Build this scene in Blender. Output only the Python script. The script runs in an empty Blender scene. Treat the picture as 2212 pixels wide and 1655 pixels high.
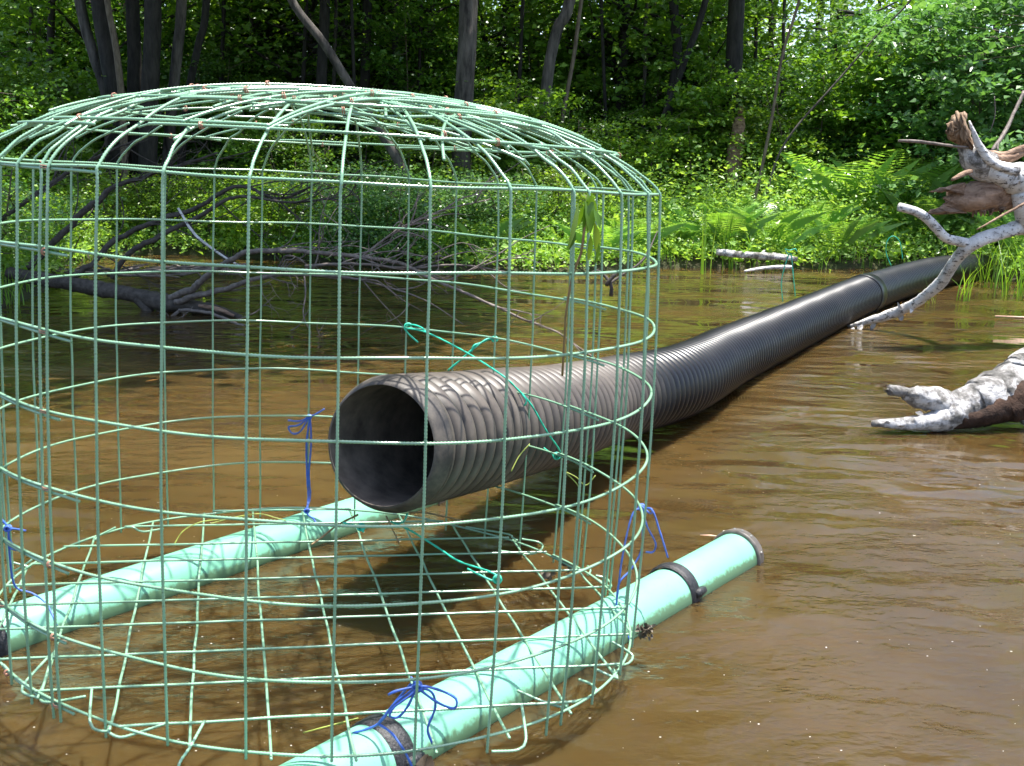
import bpy, math, random
import numpy as np
from mathutils import Vector, Matrix

random.seed(7); RNG = np.random.default_rng(7)
scn = bpy.context.scene
# ------------------------------------------------------------------ camera
PITCH, ROLL, CAMH, F = 0.19448, 0.0164, 1.18, 2273.0      # F, CX, CY in units of a 2212 x 1655 picture
CX, CY = 1106.0, 827.5
def rotm(yaw, pitch, roll):
    cy, sy, cp, sp, cr, sr = math.cos(yaw), math.sin(yaw), math.cos(pitch), math.sin(pitch), math.cos(roll), math.sin(roll)
    f = np.array([sy*cp, cy*cp, -sp]); r = np.array([cy, -sy, 0.0]); u = np.cross(r, f)
    return np.array([cr*r+sr*u, -sr*r+cr*u, f])
MW = rotm(0, PITCH, ROLL); CW = np.array([0, 0, CAMH])
cam_d = bpy.data.cameras.new('camera'); cam = bpy.data.objects.new('camera', cam_d); scn.collection.objects.link(cam)
cam_d.sensor_width = 36; cam_d.lens = F/2212*36; cam_d.clip_start = 0.05; cam_d.clip_end = 2000
m4 = Matrix.Identity(4)
for i in range(3):
    m4[i][0] = MW[0][i]; m4[i][1] = MW[1][i]; m4[i][2] = -MW[2][i]
m4.translation = Vector(CW); cam.matrix_world = m4
scn.camera = cam
# ------------------------------------------------------------------ world, sun, exposure
SUN = np.array([0.17, 0.05, 0.98]); SUN /= np.linalg.norm(SUN)
w = bpy.data.worlds.new('World'); scn.world = w; w.use_nodes = True
nt = w.node_tree; nt.nodes.clear()
sky = nt.nodes.new('ShaderNodeTexSky'); sky.sky_type = 'NISHITA'; sky.sun_disc = False
sky.sun_elevation = math.asin(SUN[2]); sky.sun_rotation = math.atan2(SUN[0], SUN[1])
sky.dust_density = 2.0; sky.air_density = 1.0
bg = nt.nodes.new('ShaderNodeBackground'); bg.inputs[1].default_value = 0.15
wo = nt.nodes.new('ShaderNodeOutputWorld')
nt.links.new(sky.outputs[0], bg.inputs[0]); nt.links.new(bg.outputs[0], wo.inputs[0])
sl = bpy.data.lights.new('sun', 'SUN'); sl.energy = 5.0; sl.angle = math.radians(0.5); sl.color = (1.0, 0.96, 0.89)
so = bpy.data.objects.new('sun', sl); scn.collection.objects.link(so)
so.rotation_euler = Vector(-SUN).to_track_quat('-Z', 'Y').to_euler()
scn.view_settings.view_transform = 'Standard'; scn.view_settings.look = 'None'
scn.view_settings.exposure = 1.25; scn.view_settings.gamma = 1
scn.render.engine = 'CYCLES'
scn.cycles.max_bounces = 7; scn.cycles.transparent_max_bounces = 8
scn.cycles.diffuse_bounces = 3; scn.cycles.glossy_bounces = 3
scn.cycles.use_fast_gi = False

# ------------------------------------------------------------------ helpers
def ray(u, v): return MW.T @ np.array([(u-CX)/F, (CY-v)/F, 1.0])
def atz(u, v, z=0.0):
    q = ray(u, v); return CW + q*((z-CAMH)/q[2])
def aty(u, v, y):
    q = ray(u, v); return CW + q*(y/q[1])
def link(o): scn.collection.objects.link(o); return o
def tag(o, label=None, cat=None, group=None, kind=None):
    if label: o['label'] = label
    if cat: o['category'] = cat
    if group: o['group'] = group
    if kind: o['kind'] = kind
    return o
def empty(name, loc, label, cat, group=None, rot=None):
    o = bpy.data.objects.new(name, None); o.empty_display_size = 0.1; link(o)
    o.location = loc
    if rot is not None: o.rotation_euler = rot
    return tag(o, label, cat, group)
def catmull(P, step=None, n=None):
    P = np.asarray(P, float)
    if len(P) == 2:
        L = np.linalg.norm(P[1, :3]-P[0, :3]); k = max(2, int(L/step)+1) if step else n
        t = np.linspace(0, 1, k)[:, None]; return P[0]*(1-t)+P[1]*t
    Q = np.vstack([2*P[0]-P[1], P, 2*P[-1]-P[-2]]); out = []
    for i in range(1, len(Q)-2):
        a, b, c, d = Q[i-1], Q[i], Q[i+1], Q[i+2]
        L = np.linalg.norm(c[:3]-b[:3]); k = max(1, int(L/step)) if step else n
        t = np.arange(k)[:, None]/k
        out.append(0.5*((2*b)+(-a+c)*t+(2*a-5*b+4*c-d)*t*t+(-a+3*b-3*c+d)*t**3))
    out.append(Q[-2][None]); return np.vstack(out)
class MB:
    def __init__(s): s.v = []; s.f = []; s.n = []; s.c = 0
    def add(s, v, polys_by_size):
        v = np.asarray(v, np.float32)
        for q in polys_by_size:
            q = np.asarray(q, np.int64); s.f.append((q+s.c).ravel()); s.n.append(np.full(len(q), q.shape[1], np.int64))
        s.v.append(v); s.c += len(v); return s
    def tube(s, P, R, sides=6, caps=True, ell=None):
        P = np.asarray(P, float); n = len(P); R = np.broadcast_to(np.asarray(R, float), (n,)) if np.ndim(R) < 2 else np.asarray(R)
        T = np.gradient(P, axis=0); T /= np.linalg.norm(T, axis=1)[:, None]+1e-12
        N = np.zeros_like(P); a = np.array([0, 0, 1.0]) if abs(T[0, 2]) < .9 else np.array([1.0, 0, 0])
        x = np.cross(T[0], a); x /= np.linalg.norm(x)
        for i in range(n):
            x = x-T[i]*(x@T[i]); x /= np.linalg.norm(x)+1e-12; N[i] = x
        B = np.cross(T, N); a = np.linspace(0, 2*np.pi, sides, endpoint=False)
        rr = R[:, None] if R.ndim == 1 else R
        V = P[:, None]+rr[..., None]*(np.cos(a)[None, :, None]*N[:, None]+np.sin(a)[None, :, None]*B[:, None])
        i = np.arange(n-1)[:, None]*sides; j = np.arange(sides)[None]; k = (j+1) % sides
        quads = np.stack([i+j, i+k, i+sides+k, i+sides+j], -1).reshape(-1, 4)
        V = V.reshape(-1, 3); ps = [quads]
        if caps:
            ps.append(np.array([list(range(sides))[::-1]])); ps.append(np.array([[(n-1)*sides+q for q in range(sides)]]))
        return s.add(V, ps)
    def build(s, name, mat, parent=None, loc=None, smooth=True):
        v = np.vstack(s.v).astype(np.float32)
        if loc is not None: v = v-np.asarray(loc, np.float32)
        f = np.concatenate(s.f); n = np.concatenate(s.n)
        me = bpy.data.meshes.new(name)
        me.vertices.add(len(v)); me.vertices.foreach_set('co', v.ravel())
        me.loops.add(len(f)); me.loops.foreach_set('vertex_index', f.astype(np.int32))
        me.polygons.add(len(n)); st = np.concatenate([[0], np.cumsum(n)[:-1]])
        me.polygons.foreach_set('loop_start', st.astype(np.int32)); me.polygons.foreach_set('loop_total', n.astype(np.int32))
        me.polygons.foreach_set('use_smooth', np.full(len(n), smooth))
        me.update(calc_edges=True); me.validate()
        o = bpy.data.objects.new(name, me); link(o)
        if mat: me.materials.append(mat)
        if loc is not None: o.location = tuple(float(c) for c in loc)
        if parent: o.parent = parent
        return o
def norm(v): v = np.asarray(v, float); return v/(np.linalg.norm(v, axis=-1, keepdims=True)+1e-12)

# ------------------------------------------------------------------ materials
def mat(name):
    m = bpy.data.materials.new(name); m.use_nodes = True; n = m.node_tree
    b = n.nodes['Principled BSDF']; return m, n, b
def noise(n, scale, detail=4, rough=.55, coord='Object', vec=None, stretch=None, dim='3D'):
    t = n.nodes.new('ShaderNodeTexNoise'); t.inputs['Scale'].default_value = scale; t.inputs['Detail'].default_value = detail
    t.inputs['Roughness'].default_value = rough
    if vec is None:
        c = n.nodes.new('ShaderNodeTexCoord'); vec = c.outputs[coord]
    if stretch:
        mp = n.nodes.new('ShaderNodeMapping'); mp.inputs['Scale'].default_value = stretch[:3]
        if len(stretch) > 3: mp.inputs['Rotation'].default_value = (0, 0, stretch[3])
        n.links.new(vec, mp.inputs['Vector']); vec = mp.outputs[0]
    n.links.new(vec, t.inputs['Vector']); return t
def ramp(n, src, stops, interp='LINEAR'):
    r = n.nodes.new('ShaderNodeValToRGB'); r.color_ramp.interpolation = interp; e = r.color_ramp.elements
    while len(e) < len(stops): e.new(.5)
    for i, (p, c) in enumerate(stops): e[i].position = p; e[i].color = (*c, 1) if len(c) == 3 else c
    n.links.new(src, r.inputs[0]); return r
def bump(n, b, h, strength=.3, dist=.01):
    k = n.nodes.new('ShaderNodeBump'); k.inputs['Strength'].default_value = strength; k.inputs['Distance'].default_value = dist
    n.links.new(h, k.inputs['Height']); n.links.new(k.outputs[0], b.inputs['Normal']); return k
def mixc(n, fac, a, b2):
    x = n.nodes.new('ShaderNodeMix'); x.data_type = 'RGBA'
    for s_, val in ((0, fac), (6, a), (7, b2)):
        if isinstance(val, (int, float)): x.inputs[s_].default_value = val
        elif isinstance(val, tuple): x.inputs[s_].default_value = (*val, 1)
        else: n.links.new(val, x.inputs[s_])
    return x.outputs[2]
def leafmat(name, cols, rough=.36, trans=.4, tint=(1.5, 1.35, .55)):
    m, n, b = mat(name)
    g = n.nodes.new('ShaderNodeNewGeometry'); oi = n.nodes.new('ShaderNodeObjectInfo')
    r = ramp(n, g.outputs['Random Per Island'], [(i/(len(cols)-1), c) for i, c in enumerate(cols)])
    hsv = n.nodes.new('ShaderNodeHueSaturation'); n.links.new(r.outputs[0], hsv.inputs['Color'])
    mr = n.nodes.new('ShaderNodeMapRange'); mr.inputs[3].default_value = .7; mr.inputs[4].default_value = 1.35
    n.links.new(oi.outputs['Random'], mr.inputs[0]); n.links.new(mr.outputs[0], hsv.inputs['Value'])
    n.links.new(hsv.outputs[0], b.inputs['Base Color']); b.inputs['Roughness'].default_value = rough
    b.inputs['Specular IOR Level'].default_value = .55
    tr = n.nodes.new('ShaderNodeBsdfTranslucent')
    mu = n.nodes.new('ShaderNodeMix'); mu.data_type = 'RGBA'; mu.blend_type = 'MULTIPLY'; mu.inputs[0].default_value = 1
    n.links.new(hsv.outputs[0], mu.inputs[6]); mu.inputs[7].default_value = (*tint, 1); n.links.new(mu.outputs[2], tr.inputs[0])
    mx = n.nodes.new('ShaderNodeMixShader'); mx.inputs[0].default_value = trans
    n.links.new(b.outputs[0], mx.inputs[1]); n.links.new(tr.outputs[0], mx.inputs[2])
    n.links.new(mx.outputs[0], n.nodes['Material Output'].inputs[0]); return m
def barkmat(name, c1, c2, scale=14, st=(1, 1, .25), bs=.8, rough=.85):
    m, n, b = mat(name); t = noise(n, scale, 6, .65, stretch=st)
    r = ramp(n, t.outputs[0], [(.32, c1), (.68, c2)]); n.links.new(r.outputs[0], b.inputs['Base Color'])
    b.inputs['Roughness'].default_value = rough; b.inputs['Specular IOR Level'].default_value = .3
    bump(n, b, t.outputs[0], bs, .02); return m

M = {}
# green epoxy-coated reinforcing bar
m, n, b = mat('coated_rebar'); t = noise(n, 9, 3); t2 = noise(n, 160, 2)
c = ramp(n, t.outputs[0], [(.3, (.16, .31, .19)), (.7, (.24, .42, .275))])
sp = ramp(n, t2.outputs[0], [(.66, (0, 0, 0)), (.74, (1, 1, 1))])
n.links.new(mixc(n, sp.outputs[0], c.outputs[0], (.10, .17, .09)), b.inputs['Base Color'])
b.inputs['Roughness'].default_value = .24; b.inputs['Specular IOR Level'].default_value = .9; M['rebar'] = m
# green plastic sewer pipe (floats)
m, n, b = mat('green_plastic'); t = noise(n, 5, 5, .6); t2 = noise(n, 45, 5, .7, stretch=(1, 1, 1)); t3 = noise(n, 190, 3, .6)
c = ramp(n, t.outputs[0], [(.3, (.16, .44, .29)), (.7, (.20, .50, .35))])
sp = ramp(n, t2.outputs[0], [(.60, (0, 0, 0)), (.76, (.4, .4, .4))]); sq = ramp(n, t3.outputs[0], [(.66, (0, 0, 0)), (.72, (.7, .7, .7))])
cc = mixc(n, sp.outputs[0], c.outputs[0], (.13, .36, .22)); cc = mixc(n, sq.outputs[0], cc, (.09, .20, .11))
tcf = n.nodes.new('ShaderNodeTexCoord'); sx = n.nodes.new('ShaderNodeSeparateXYZ'); n.links.new(tcf.outputs['Object'], sx.inputs[0])
ml = n.nodes.new('ShaderNodeMath'); ml.operation = 'MULTIPLY_ADD'; n.links.new(t2.outputs[0], ml.inputs[0]); ml.inputs[1].default_value = -.05; n.links.new(sx.outputs[2], ml.inputs[2])
wl_ = ramp(n, ml.outputs[0], [(0.0, (.85, .85, .85)), (.012, (0, 0, 0))]); cc = mixc(n, wl_.outputs[0], cc, (.085, .15, .07))
t5 = noise(n, 7, 6, .75, stretch=(1, 1, 3)); st5 = ramp(n, t5.outputs[0], [(.54, (0, 0, 0)), (.70, (.16, .16, .16))]); cc = mixc(n, st5.outputs[0], cc, (.16, .33, .2))
n.links.new(cc, b.inputs['Base Color']); b.inputs['Roughness'].default_value = .34; M['float'] = m
# corrugated black polyethylene
def pipemat(name, mud):
    m, n, b = mat(name)
    t = noise(n, 3.2, 6, .62); t2 = noise(n, 30, 5, .7)
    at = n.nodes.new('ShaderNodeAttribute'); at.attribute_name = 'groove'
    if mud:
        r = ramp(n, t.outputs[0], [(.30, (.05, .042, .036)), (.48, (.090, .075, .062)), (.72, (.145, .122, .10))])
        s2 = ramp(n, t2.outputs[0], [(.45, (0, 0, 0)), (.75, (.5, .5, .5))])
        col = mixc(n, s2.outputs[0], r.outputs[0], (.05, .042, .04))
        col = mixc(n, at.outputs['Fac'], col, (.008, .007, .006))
        tc_ = n.nodes.new('ShaderNodeTexCoord'); sy = n.nodes.new('ShaderNodeSeparateXYZ'); n.links.new(tc_.outputs['Object'], sy.inputs[0])
        ma = n.nodes.new('ShaderNodeMath'); ma.operation = 'MULTIPLY_ADD'; n.links.new(t.outputs[0], ma.inputs[0]); ma.inputs[1].default_value = 1.6; n.links.new(sy.outputs[1], ma.inputs[2])
        mr_ = n.nodes.new('ShaderNodeMapRange'); mr_.inputs[1].default_value = 4.9; mr_.inputs[2].default_value = 5.35; n.links.new(ma.outputs[0], mr_.inputs[0])
        col = mixc(n, mr_.outputs[0], col, (.009, .009, .010)); rg = .45
    else:
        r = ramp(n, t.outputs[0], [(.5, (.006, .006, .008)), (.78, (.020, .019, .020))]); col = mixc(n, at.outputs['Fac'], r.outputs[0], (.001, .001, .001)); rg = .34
        s2 = ramp(n, t2.outputs[0], [(.55, (0, 0, 0)), (.75, (.35, .35, .35))]); col = mixc(n, s2.outputs[0], col, (.03, .027, .025))
    n.links.new(col, b.inputs['Base Color']); b.inputs['Roughness'].default_value = rg; b.inputs['Specular IOR Level'].default_value = .4
    bump(n, b, t2.outputs[0], .12, .003); return m
M['pipe_mud'] = pipemat('mud_stained_corrugated_plastic', True); M['pipe_black'] = pipemat('black_corrugated_plastic', False)
m, n, b = mat('pipe_lining'); t = noise(n, 14, 6, .65)
r = ramp(n, t.outputs[0], [(.35, (.07, .06, .052)), (.7, (.22, .185, .155))]); n.links.new(r.outputs[0], b.inputs['Base Color']); b.inputs['Roughness'].default_value = .5
bump(n, b, t.outputs[0], .3, .004); M['lining'] = m
m, n, b = mat('pipe_rim'); t = noise(n, 22, 6, .7)
r = ramp(n, t.outputs[0], [(.35, (.025, .022, .021)), (.65, (.10, .085, .07))]); n.links.new(r.outputs[0], b.inputs['Base Color']); b.inputs['Roughness'].default_value = .55
bump(n, b, t.outputs[0], .4, .004); M['rim'] = m
m, n, b = mat('black_rubber'); t = noise(n, 220, 3, .6)
r = ramp(n, t.outputs[0], [(.4, (.006, .006, .007)), (.75, (.05, .05, .055))]); n.links.new(r.outputs[0], b.inputs['Base Color']); b.inputs['Roughness'].default_value = .45
bump(n, b, t.outputs[0], .8, .003); M['rubber'] = m
m, n, b = mat('grey_cap'); t = noise(n, 40, 4)
r = ramp(n, t.outputs[0], [(.3, (.07, .06, .052)), (.7, (.17, .148, .13))]); n.links.new(r.outputs[0], b.inputs['Base Color']); b.inputs['Roughness'].default_value = .4; M['cap'] = m
def plain(name, col, rough=.5, metal=0, var=.25, sc=40):
    m, n, b = mat(name); t = noise(n, sc, 3)
    r = ramp(n, t.outputs[0], [(.3, tuple(c*(1-var) for c in col)), (.7, tuple(min(1, c*(1+var)) for c in col))])
    n.links.new(r.outputs[0], b.inputs['Base Color']); b.inputs['Roughness'].default_value = rough; b.inputs['Metallic'].default_value = metal; return m
M['blue'] = plain('blue_rope', (.05, .13, .50), .45); M['teal'] = plain('teal_cord', (.02, .42, .27), .45)
M['copper'] = plain('rusty_tie_wire', (.40, .20, .14), .45, .3); M['steel'] = plain('steel', (.5, .5, .5), .3, .9)
M['deadleaf'] = plain('dead_leaf', (.05, .035, .02), .6); M['grassyellow'] = plain('dry_grass', (.28, .33, .06), .5)
M['mudclump'] = plain('wet_debris', (.07, .055, .035), .5, 0, .8, 60)
M['foam'] = plain('foam', (.6, .55, .48), .4); M['petal'] = plain('pale_petal', (.65, .42, .30), .5); M['vine'] = plain('vine_stem', (.22, .15, .07), .7)
# birch bark
m, n, b = mat('birch_bark'); t = noise(n, 9, 6, .68); t2 = noise(n, 22, 5, .7, stretch=(1, 1, 2.2)); t3 = noise(n, 90, 4, .6)
c = ramp(n, t.outputs[0], [(.34, (.13, .12, .11)), (.42, (.50, .485, .47)), (.6, (.68, .665, .65))])
s2 = ramp(n, t2.outputs[0], [(.555, (0, 0, 0)), (.60, (.95, .95, .95))]); cc = mixc(n, s2.outputs[0], c.outputs[0], (.06, .05, .045))
s3 = ramp(n, t3.outputs[0], [(.5, (0, 0, 0)), (.75, (.4, .4, .4))]); cc = mixc(n, s3.outputs[0], cc, (.45, .42, .38))
n.links.new(cc, b.inputs['Base Color']); b.inputs['Roughness'].default_value = .65; bump(n, b, t2.outputs[0], .6, .01); M['birch'] = m
m, n, b = mat('lichen_birch_bark'); t = noise(n, 7, 7, .72); t2 = noise(n, 45, 6, .75)
c = ramp(n, t.outputs[0], [(.42, (.09, .085, .075)), (.50, (.28, .265, .25)), (.56, (.64, .62, .61))])
s2 = ramp(n, t2.outputs[0], [(.5, (0, 0, 0)), (.66, (.5, .5, .5))]); cc = mixc(n, s2.outputs[0], c.outputs[0], (.14, .13, .115))
n.links.new(cc, b.inputs['Base Color']); b.inputs['Roughness'].default_value = .75; bump(n, b, t2.outputs[0], 1.0, .02); M['lichen'] = m
M['rawwood'] = barkmat('weathered_wood', (.10, .055, .035), (.40, .27, .19), 20, (.25, 1, 1), 1)
M['rotwood'] = barkmat('split_wood', (.10, .055, .03), (.38, .27, .18), 26, (1, 1, .2), 1)
M['rot'] = barkmat('shade_dark_wood', (.012, .006, .004), (.06, .032, .02), 14, (1, 1, 1), 1)  # dark wood tone: shade under the lower birch limb put into the colour
M['deadbranch'] = barkmat('dead_branch_bark', (.028, .023, .019), (.095, .08, .067), 25, (1, 1, 1), .6, .7)
M['deadtwig'] = barkmat('dead_twig_bark', (.08, .065, .055), (.23, .19, .165), 25, (1, 1, 1), .4, .6)
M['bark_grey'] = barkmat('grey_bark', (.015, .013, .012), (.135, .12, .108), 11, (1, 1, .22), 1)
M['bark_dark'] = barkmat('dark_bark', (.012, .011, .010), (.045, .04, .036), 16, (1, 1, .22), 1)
M['bark_brown'] = barkmat('brown_bark', (.07, .055, .04), (.20, .16, .12), 20, (1, 1, .3), .8)
M['leaf_mid'] = leafmat('leaf_mid', [(.07, .17, .018), (.12, .25, .028), (.17, .32, .045)])
M['leaf_dark'] = leafmat('leaf_dark', [(.04, .12, .014), (.075, .175, .022), (.12, .24, .035)], .35, .35)
M['leaf_cool'] = leafmat('leaf_cool', [(.07, .17, .045), (.11, .23, .07), (.17, .30, .12)], .25, .35, (1.3, 1.4, .6))
M['leaf_light'] = leafmat('leaf_light', [(.10, .22, .022), (.16, .30, .035), (.22, .35, .05)], .34, .45)
M['fern'] = leafmat('fern_green', [(.14, .31, .05), (.20, .40, .08), (.28, .46, .13)], .36, .4)
M['herb'] = leafmat('herb_green', [(.16, .31, .045), (.24, .42, .08), (.34, .50, .14)], .36, .45)
M['reed'] = leafmat('reed_green', [(.10, .24, .02), (.15, .32, .03), (.22, .36, .05)], .4, .4)
m, n, b = mat('forest_floor'); t = noise(n, 1.3, 8, .7); t2 = noise(n, 22, 5, .7)
c = ramp(n, t.outputs[0], [(.35, (.028, .022, .013)), (.55, (.04, .055, .014)), (.75, (.06, .09, .02))]); s2 = ramp(n, t2.outputs[0], [(.4, (0, 0, 0)), (.7, (.6, .6, .6))])
n.links.new(mixc(n, s2.outputs[0], c.outputs[0], (.09, .06, .035)), b.inputs['Base Color']); b.inputs['Roughness'].default_value = .95
bump(n, b, t2.outputs[0], 1, .05); M['ground'] = m
m, n, b = mat('pond_mud'); t = noise(n, 2, 6); c = ramp(n, t.outputs[0], [(.3, (.03, .018, .007)), (.7, (.07, .042, .015))])
n.links.new(c.outputs[0], b.inputs['Base Color']); b.inputs['Roughness'].default_value = .9; M['bed'] = m
# turbid water: brown body, mirror-like surface, ripples
m, n, b = mat('turbid_water')
tc = n.nodes.new('ShaderNodeTexCoord'); V = tc.outputs['Object']
t = noise(n, 1.1, 5, .55, vec=V, stretch=(1, .55, 1, .5)); big = noise(n, .5, 3, .5, vec=V)
c = ramp(n, t.outputs[0], [(.30, (.050, .030, .0092)), (.55, (.070, .044, .0138)), (.78, (.090, .060, .020))])
n.links.new(c.outputs[0], b.inputs['Base Color']); b.inputs['Roughness'].default_value = .035; b.inputs['IOR'].default_value = 1.36
b.inputs['Subsurface Weight'].default_value = 1.0; b.inputs['Subsurface Radius'].default_value = (1.0, .7, .35); b.inputs['Subsurface Scale'].default_value = .26
r1 = noise(n, 3.0, 1, .4, vec=V, stretch=(.8, 1.7, 1, .35)); r2 = noise(n, 11, 2, .5, vec=V, stretch=(.85, 1.45, 1, -.35)); r3 = noise(n, 60, 2, .5, vec=V, stretch=(.8, 1.5, 1, .2))
mask = noise(n, .9, 4, .6, vec=V, stretch=(1, 1.3, 1, .7)); mr = ramp(n, mask.outputs[0], [(.46, (.05, .05, .05)), (.64, (1, 1, 1))]); r0 = noise(n, .9, 0, .4, vec=V, stretch=(1, 1.6, 1, .6))
def mth(op, a, b_):
    x = n.nodes.new('ShaderNodeMath'); x.operation = op
    for i, q in enumerate((a, b_)):
        if isinstance(q, (int, float)): x.inputs[i].default_value = q
        else: n.links.new(q, x.inputs[i])
    return x.outputs[0]
fine = mth('ADD', mth('MULTIPLY', r2.outputs[0], .26), mth('MULTIPLY', r3.outputs[0], .05))
h = mth('ADD', mth('ADD', mth('MULTIPLY', r1.outputs[0], .50), mth('MULTIPLY', r0.outputs[0], 1.5)), mth('MULTIPLY', fine, mr.outputs[0]))
bp = bump(n, b, h, 1.0, .055)
tp = n.nodes.new('ShaderNodeBsdfTransparent'); tp.inputs[0].default_value = (.75, .55, .30, 1)
lw = n.nodes.new('ShaderNodeLayerWeight'); lw.inputs[0].default_value = .5
mx = n.nodes.new('ShaderNodeMixShader'); n.links.new(mth('MULTIPLY', mth('SUBTRACT', 1.0, lw.outputs['Fresnel']), .12), mx.inputs[0])
n.links.new(b.outputs[0], mx.inputs[1]); n.links.new(tp.outputs[0], mx.inputs[2]); n.links.new(mx.outputs[0], n.nodes['Material Output'].inputs[0])
M['water'] = m

# ------------------------------------------------------------------ terrain, pond bed, water
shore = [(-60, 2.0), (-14, 4.0), (-6.5, 6.5), (-4.6, 8.0), (-4.55, 10), (-5.4, 12.2), (-5.6, 14.6), (-4.3, 14.9), (-2.6, 14.2), (-.6, 13.0), (.8, 13.1), (2.0, 14.2),
         (3.7, 14.3), (5.0, 14.6), (5.9, 14.2), (6.3, 12.4), (7.0, 10.0), (9.5, 8.0), (60, 5.0)]
S = catmull([(a, b_, 0) for a, b_ in shore], n=8)[:, :2]
POLY = np.vstack([S, [[60, -70], [-60, -70]]])
def shore_sd(X, Y):                                           # signed distance to the shoreline, > 0 on the bank
    A = S[:-1]; Bq = S[1:]; d = Bq-A; out = np.empty(X.size); P = np.stack([X.ravel(), Y.ravel()], 1)
    for s0 in range(0, len(P), 20000):
        p = P[s0:s0+20000, None]-A[None]; t = np.clip((p*d).sum(2)/(d*d).sum(1), 0, 1)
        v = p-t[..., None]*d; dd = (v**2).sum(2); i = dd.argmin(1); r_ = np.arange(len(i))
        q = P[s0:s0+20000]; ins = np.zeros(len(q), bool)
        for a_, b2_ in zip(POLY, np.roll(POLY, -1, 0)):        # point in pond polygon?
            if a_[1] == b2_[1]: continue
            c_ = ((a_[1] > q[:, 1]) != (b2_[1] > q[:, 1])) & (q[:, 0] < (b2_[0]-a_[0])*(q[:, 1]-a_[1])/(b2_[1]-a_[1])+a_[0]); ins ^= c_
        out[s0:s0+20000] = np.sqrt(dd[r_, i])*np.where(ins, -1, 1)
    return out.reshape(X.shape)
def hgt(X, Y):
    X = np.asarray(X, float); Y = np.asarray(Y, float); sd = shore_sd(np.atleast_1d(X), np.atleast_1d(Y)).reshape(np.shape(X))
    bank = .30*np.clip(sd, 0, 1)**.6+.065*np.clip(sd-.5, 0, 14)+.01*np.clip(sd-14, 0, 400)
    bump_ = .07*np.sin(X*1.7+Y*.9)*np.cos(Y*1.3-X*.6)*np.clip(sd, 0, 1)
    return np.where(sd > 0, bank+bump_+.01, -.45*(1-np.exp(np.minimum(sd, 0)*1.1))-.02)
gx = np.concatenate([np.linspace(-300, -16, 24), np.linspace(-15, 15, 150), np.linspace(16, 300, 24)])
gy = np.concatenate([np.linspace(-60, -1, 14), np.linspace(0, 30, 150), np.linspace(31, 400, 34)])
GX, GY = np.meshgrid(gx, gy); GZ = hgt(GX, GY)
def grid(name, X, Y, Z, material, **k):
    ny, nx = X.shape; i = np.arange(ny-1)[:, None]*nx; j = np.arange(nx-1)[None]
    q = np.stack([i+j, i+j+1, i+j+1+nx, i+j+nx], -1).reshape(-1, 4)
    return MB().add(np.stack([X, Y, Z], -1).reshape(-1, 3), [q]).build(name, material, **k)
tag(grid('ground', GX, GY, GZ, M['ground']), kind='structure')
wx, wy = np.meshgrid(np.linspace(-60, 60, 60), np.linspace(-40, 40, 40))
tag(grid('water', wx, wy, wx*0, M['water']), kind='structure')

# ------------------------------------------------------------------ cage
cp = dict(d=2.58212, h=0.02457, yaw=0.18327, pitch=0.19448, roll=0.05139, R=0.76331, taper=0.00282, barrel=-0.00138, e=0.02499, e2=-0.05725)
MC = rotm(cp['yaw'], cp['pitch'], cp['roll']); CC = np.array([0, -cp['d'], cp['h']]); A = MW.T @ MC
s = .1524; BASE = 7*s
origin = CW+A @ (np.array([0, 0, -BASE])-CC)                   # world position of the cage's base centre
def to_world(X): return (np.atleast_2d(X)) @ A.T+origin        # cage coordinates have z = 0 at the floor
def to_cage(Xw): return (np.atleast_2d(Xw)-origin) @ A
def rad(th, z):
    k = (BASE-z)/s; return cp['R']*(1+cp['taper']*(k-3.5)+cp['barrel']*((k-3.5)**2-5))*(1+cp['e']*np.cos(2*th)+cp['e2']*np.sin(2*th))
def cyl(th, z, dr=0.0):
    th = np.asarray(th, float); z = np.broadcast_to(z, th.shape); r = rad(th, z)+dr
    return np.stack([r*np.cos(th), r*np.sin(th), z], -1)
def dome(x, y):
    th = np.arctan2(y, x); R = rad(th, BASE); q = np.clip(np.hypot(x, y)/R, 0, 1)
    return BASE+.188*np.maximum(1-q**2.4, 0)**.72
cage = empty('wire_cage', origin, 'round domed cage of green coated reinforcing bars standing on two green floats', 'cage')
cage.rotation_euler = Matrix(A.tolist()).to_euler()
RB = .0028
def rib_tube(mb, P, r=RB, dense=True, sides=6):
    P = np.asarray(P, float)
    Q = catmull(P, step=.012) if len(P) < 60 else P
    d = np.concatenate([[0], np.cumsum(np.linalg.norm(np.diff(Q, axis=0), axis=1))]); L = d[-1]
    k = max(3, int(L/.0034)); t = np.linspace(0, L, k); W = np.stack([np.interp(t, d, Q[:, i]) for i in range(3)], 1)
    rr = np.full(k, r); rr[1::2] *= 1.28 if dense else 1; rr[0::2] *= .86 if dense else 1
    mb.tube(W, rr, sides); return mb
D2 = math.pi/180
front = [210.5, 217.5, 223.8, 225.6, 235.8, 247.3, 260, 272.3, 284, 295.2, 305.8, 308.8, 316.5, 326.6, 340]
back = [352.2, 1.5, 3.4, 13.2, 15.2, 23.4, 34.2, 44.9, 56.4, 69, 81, 92.8, 104, 114.5, 125, 135.6, 146.1, 156.2, 166.6, 168.2, 178, 189, 199.8]
rv = random.Random(3)
ends = {}
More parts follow.
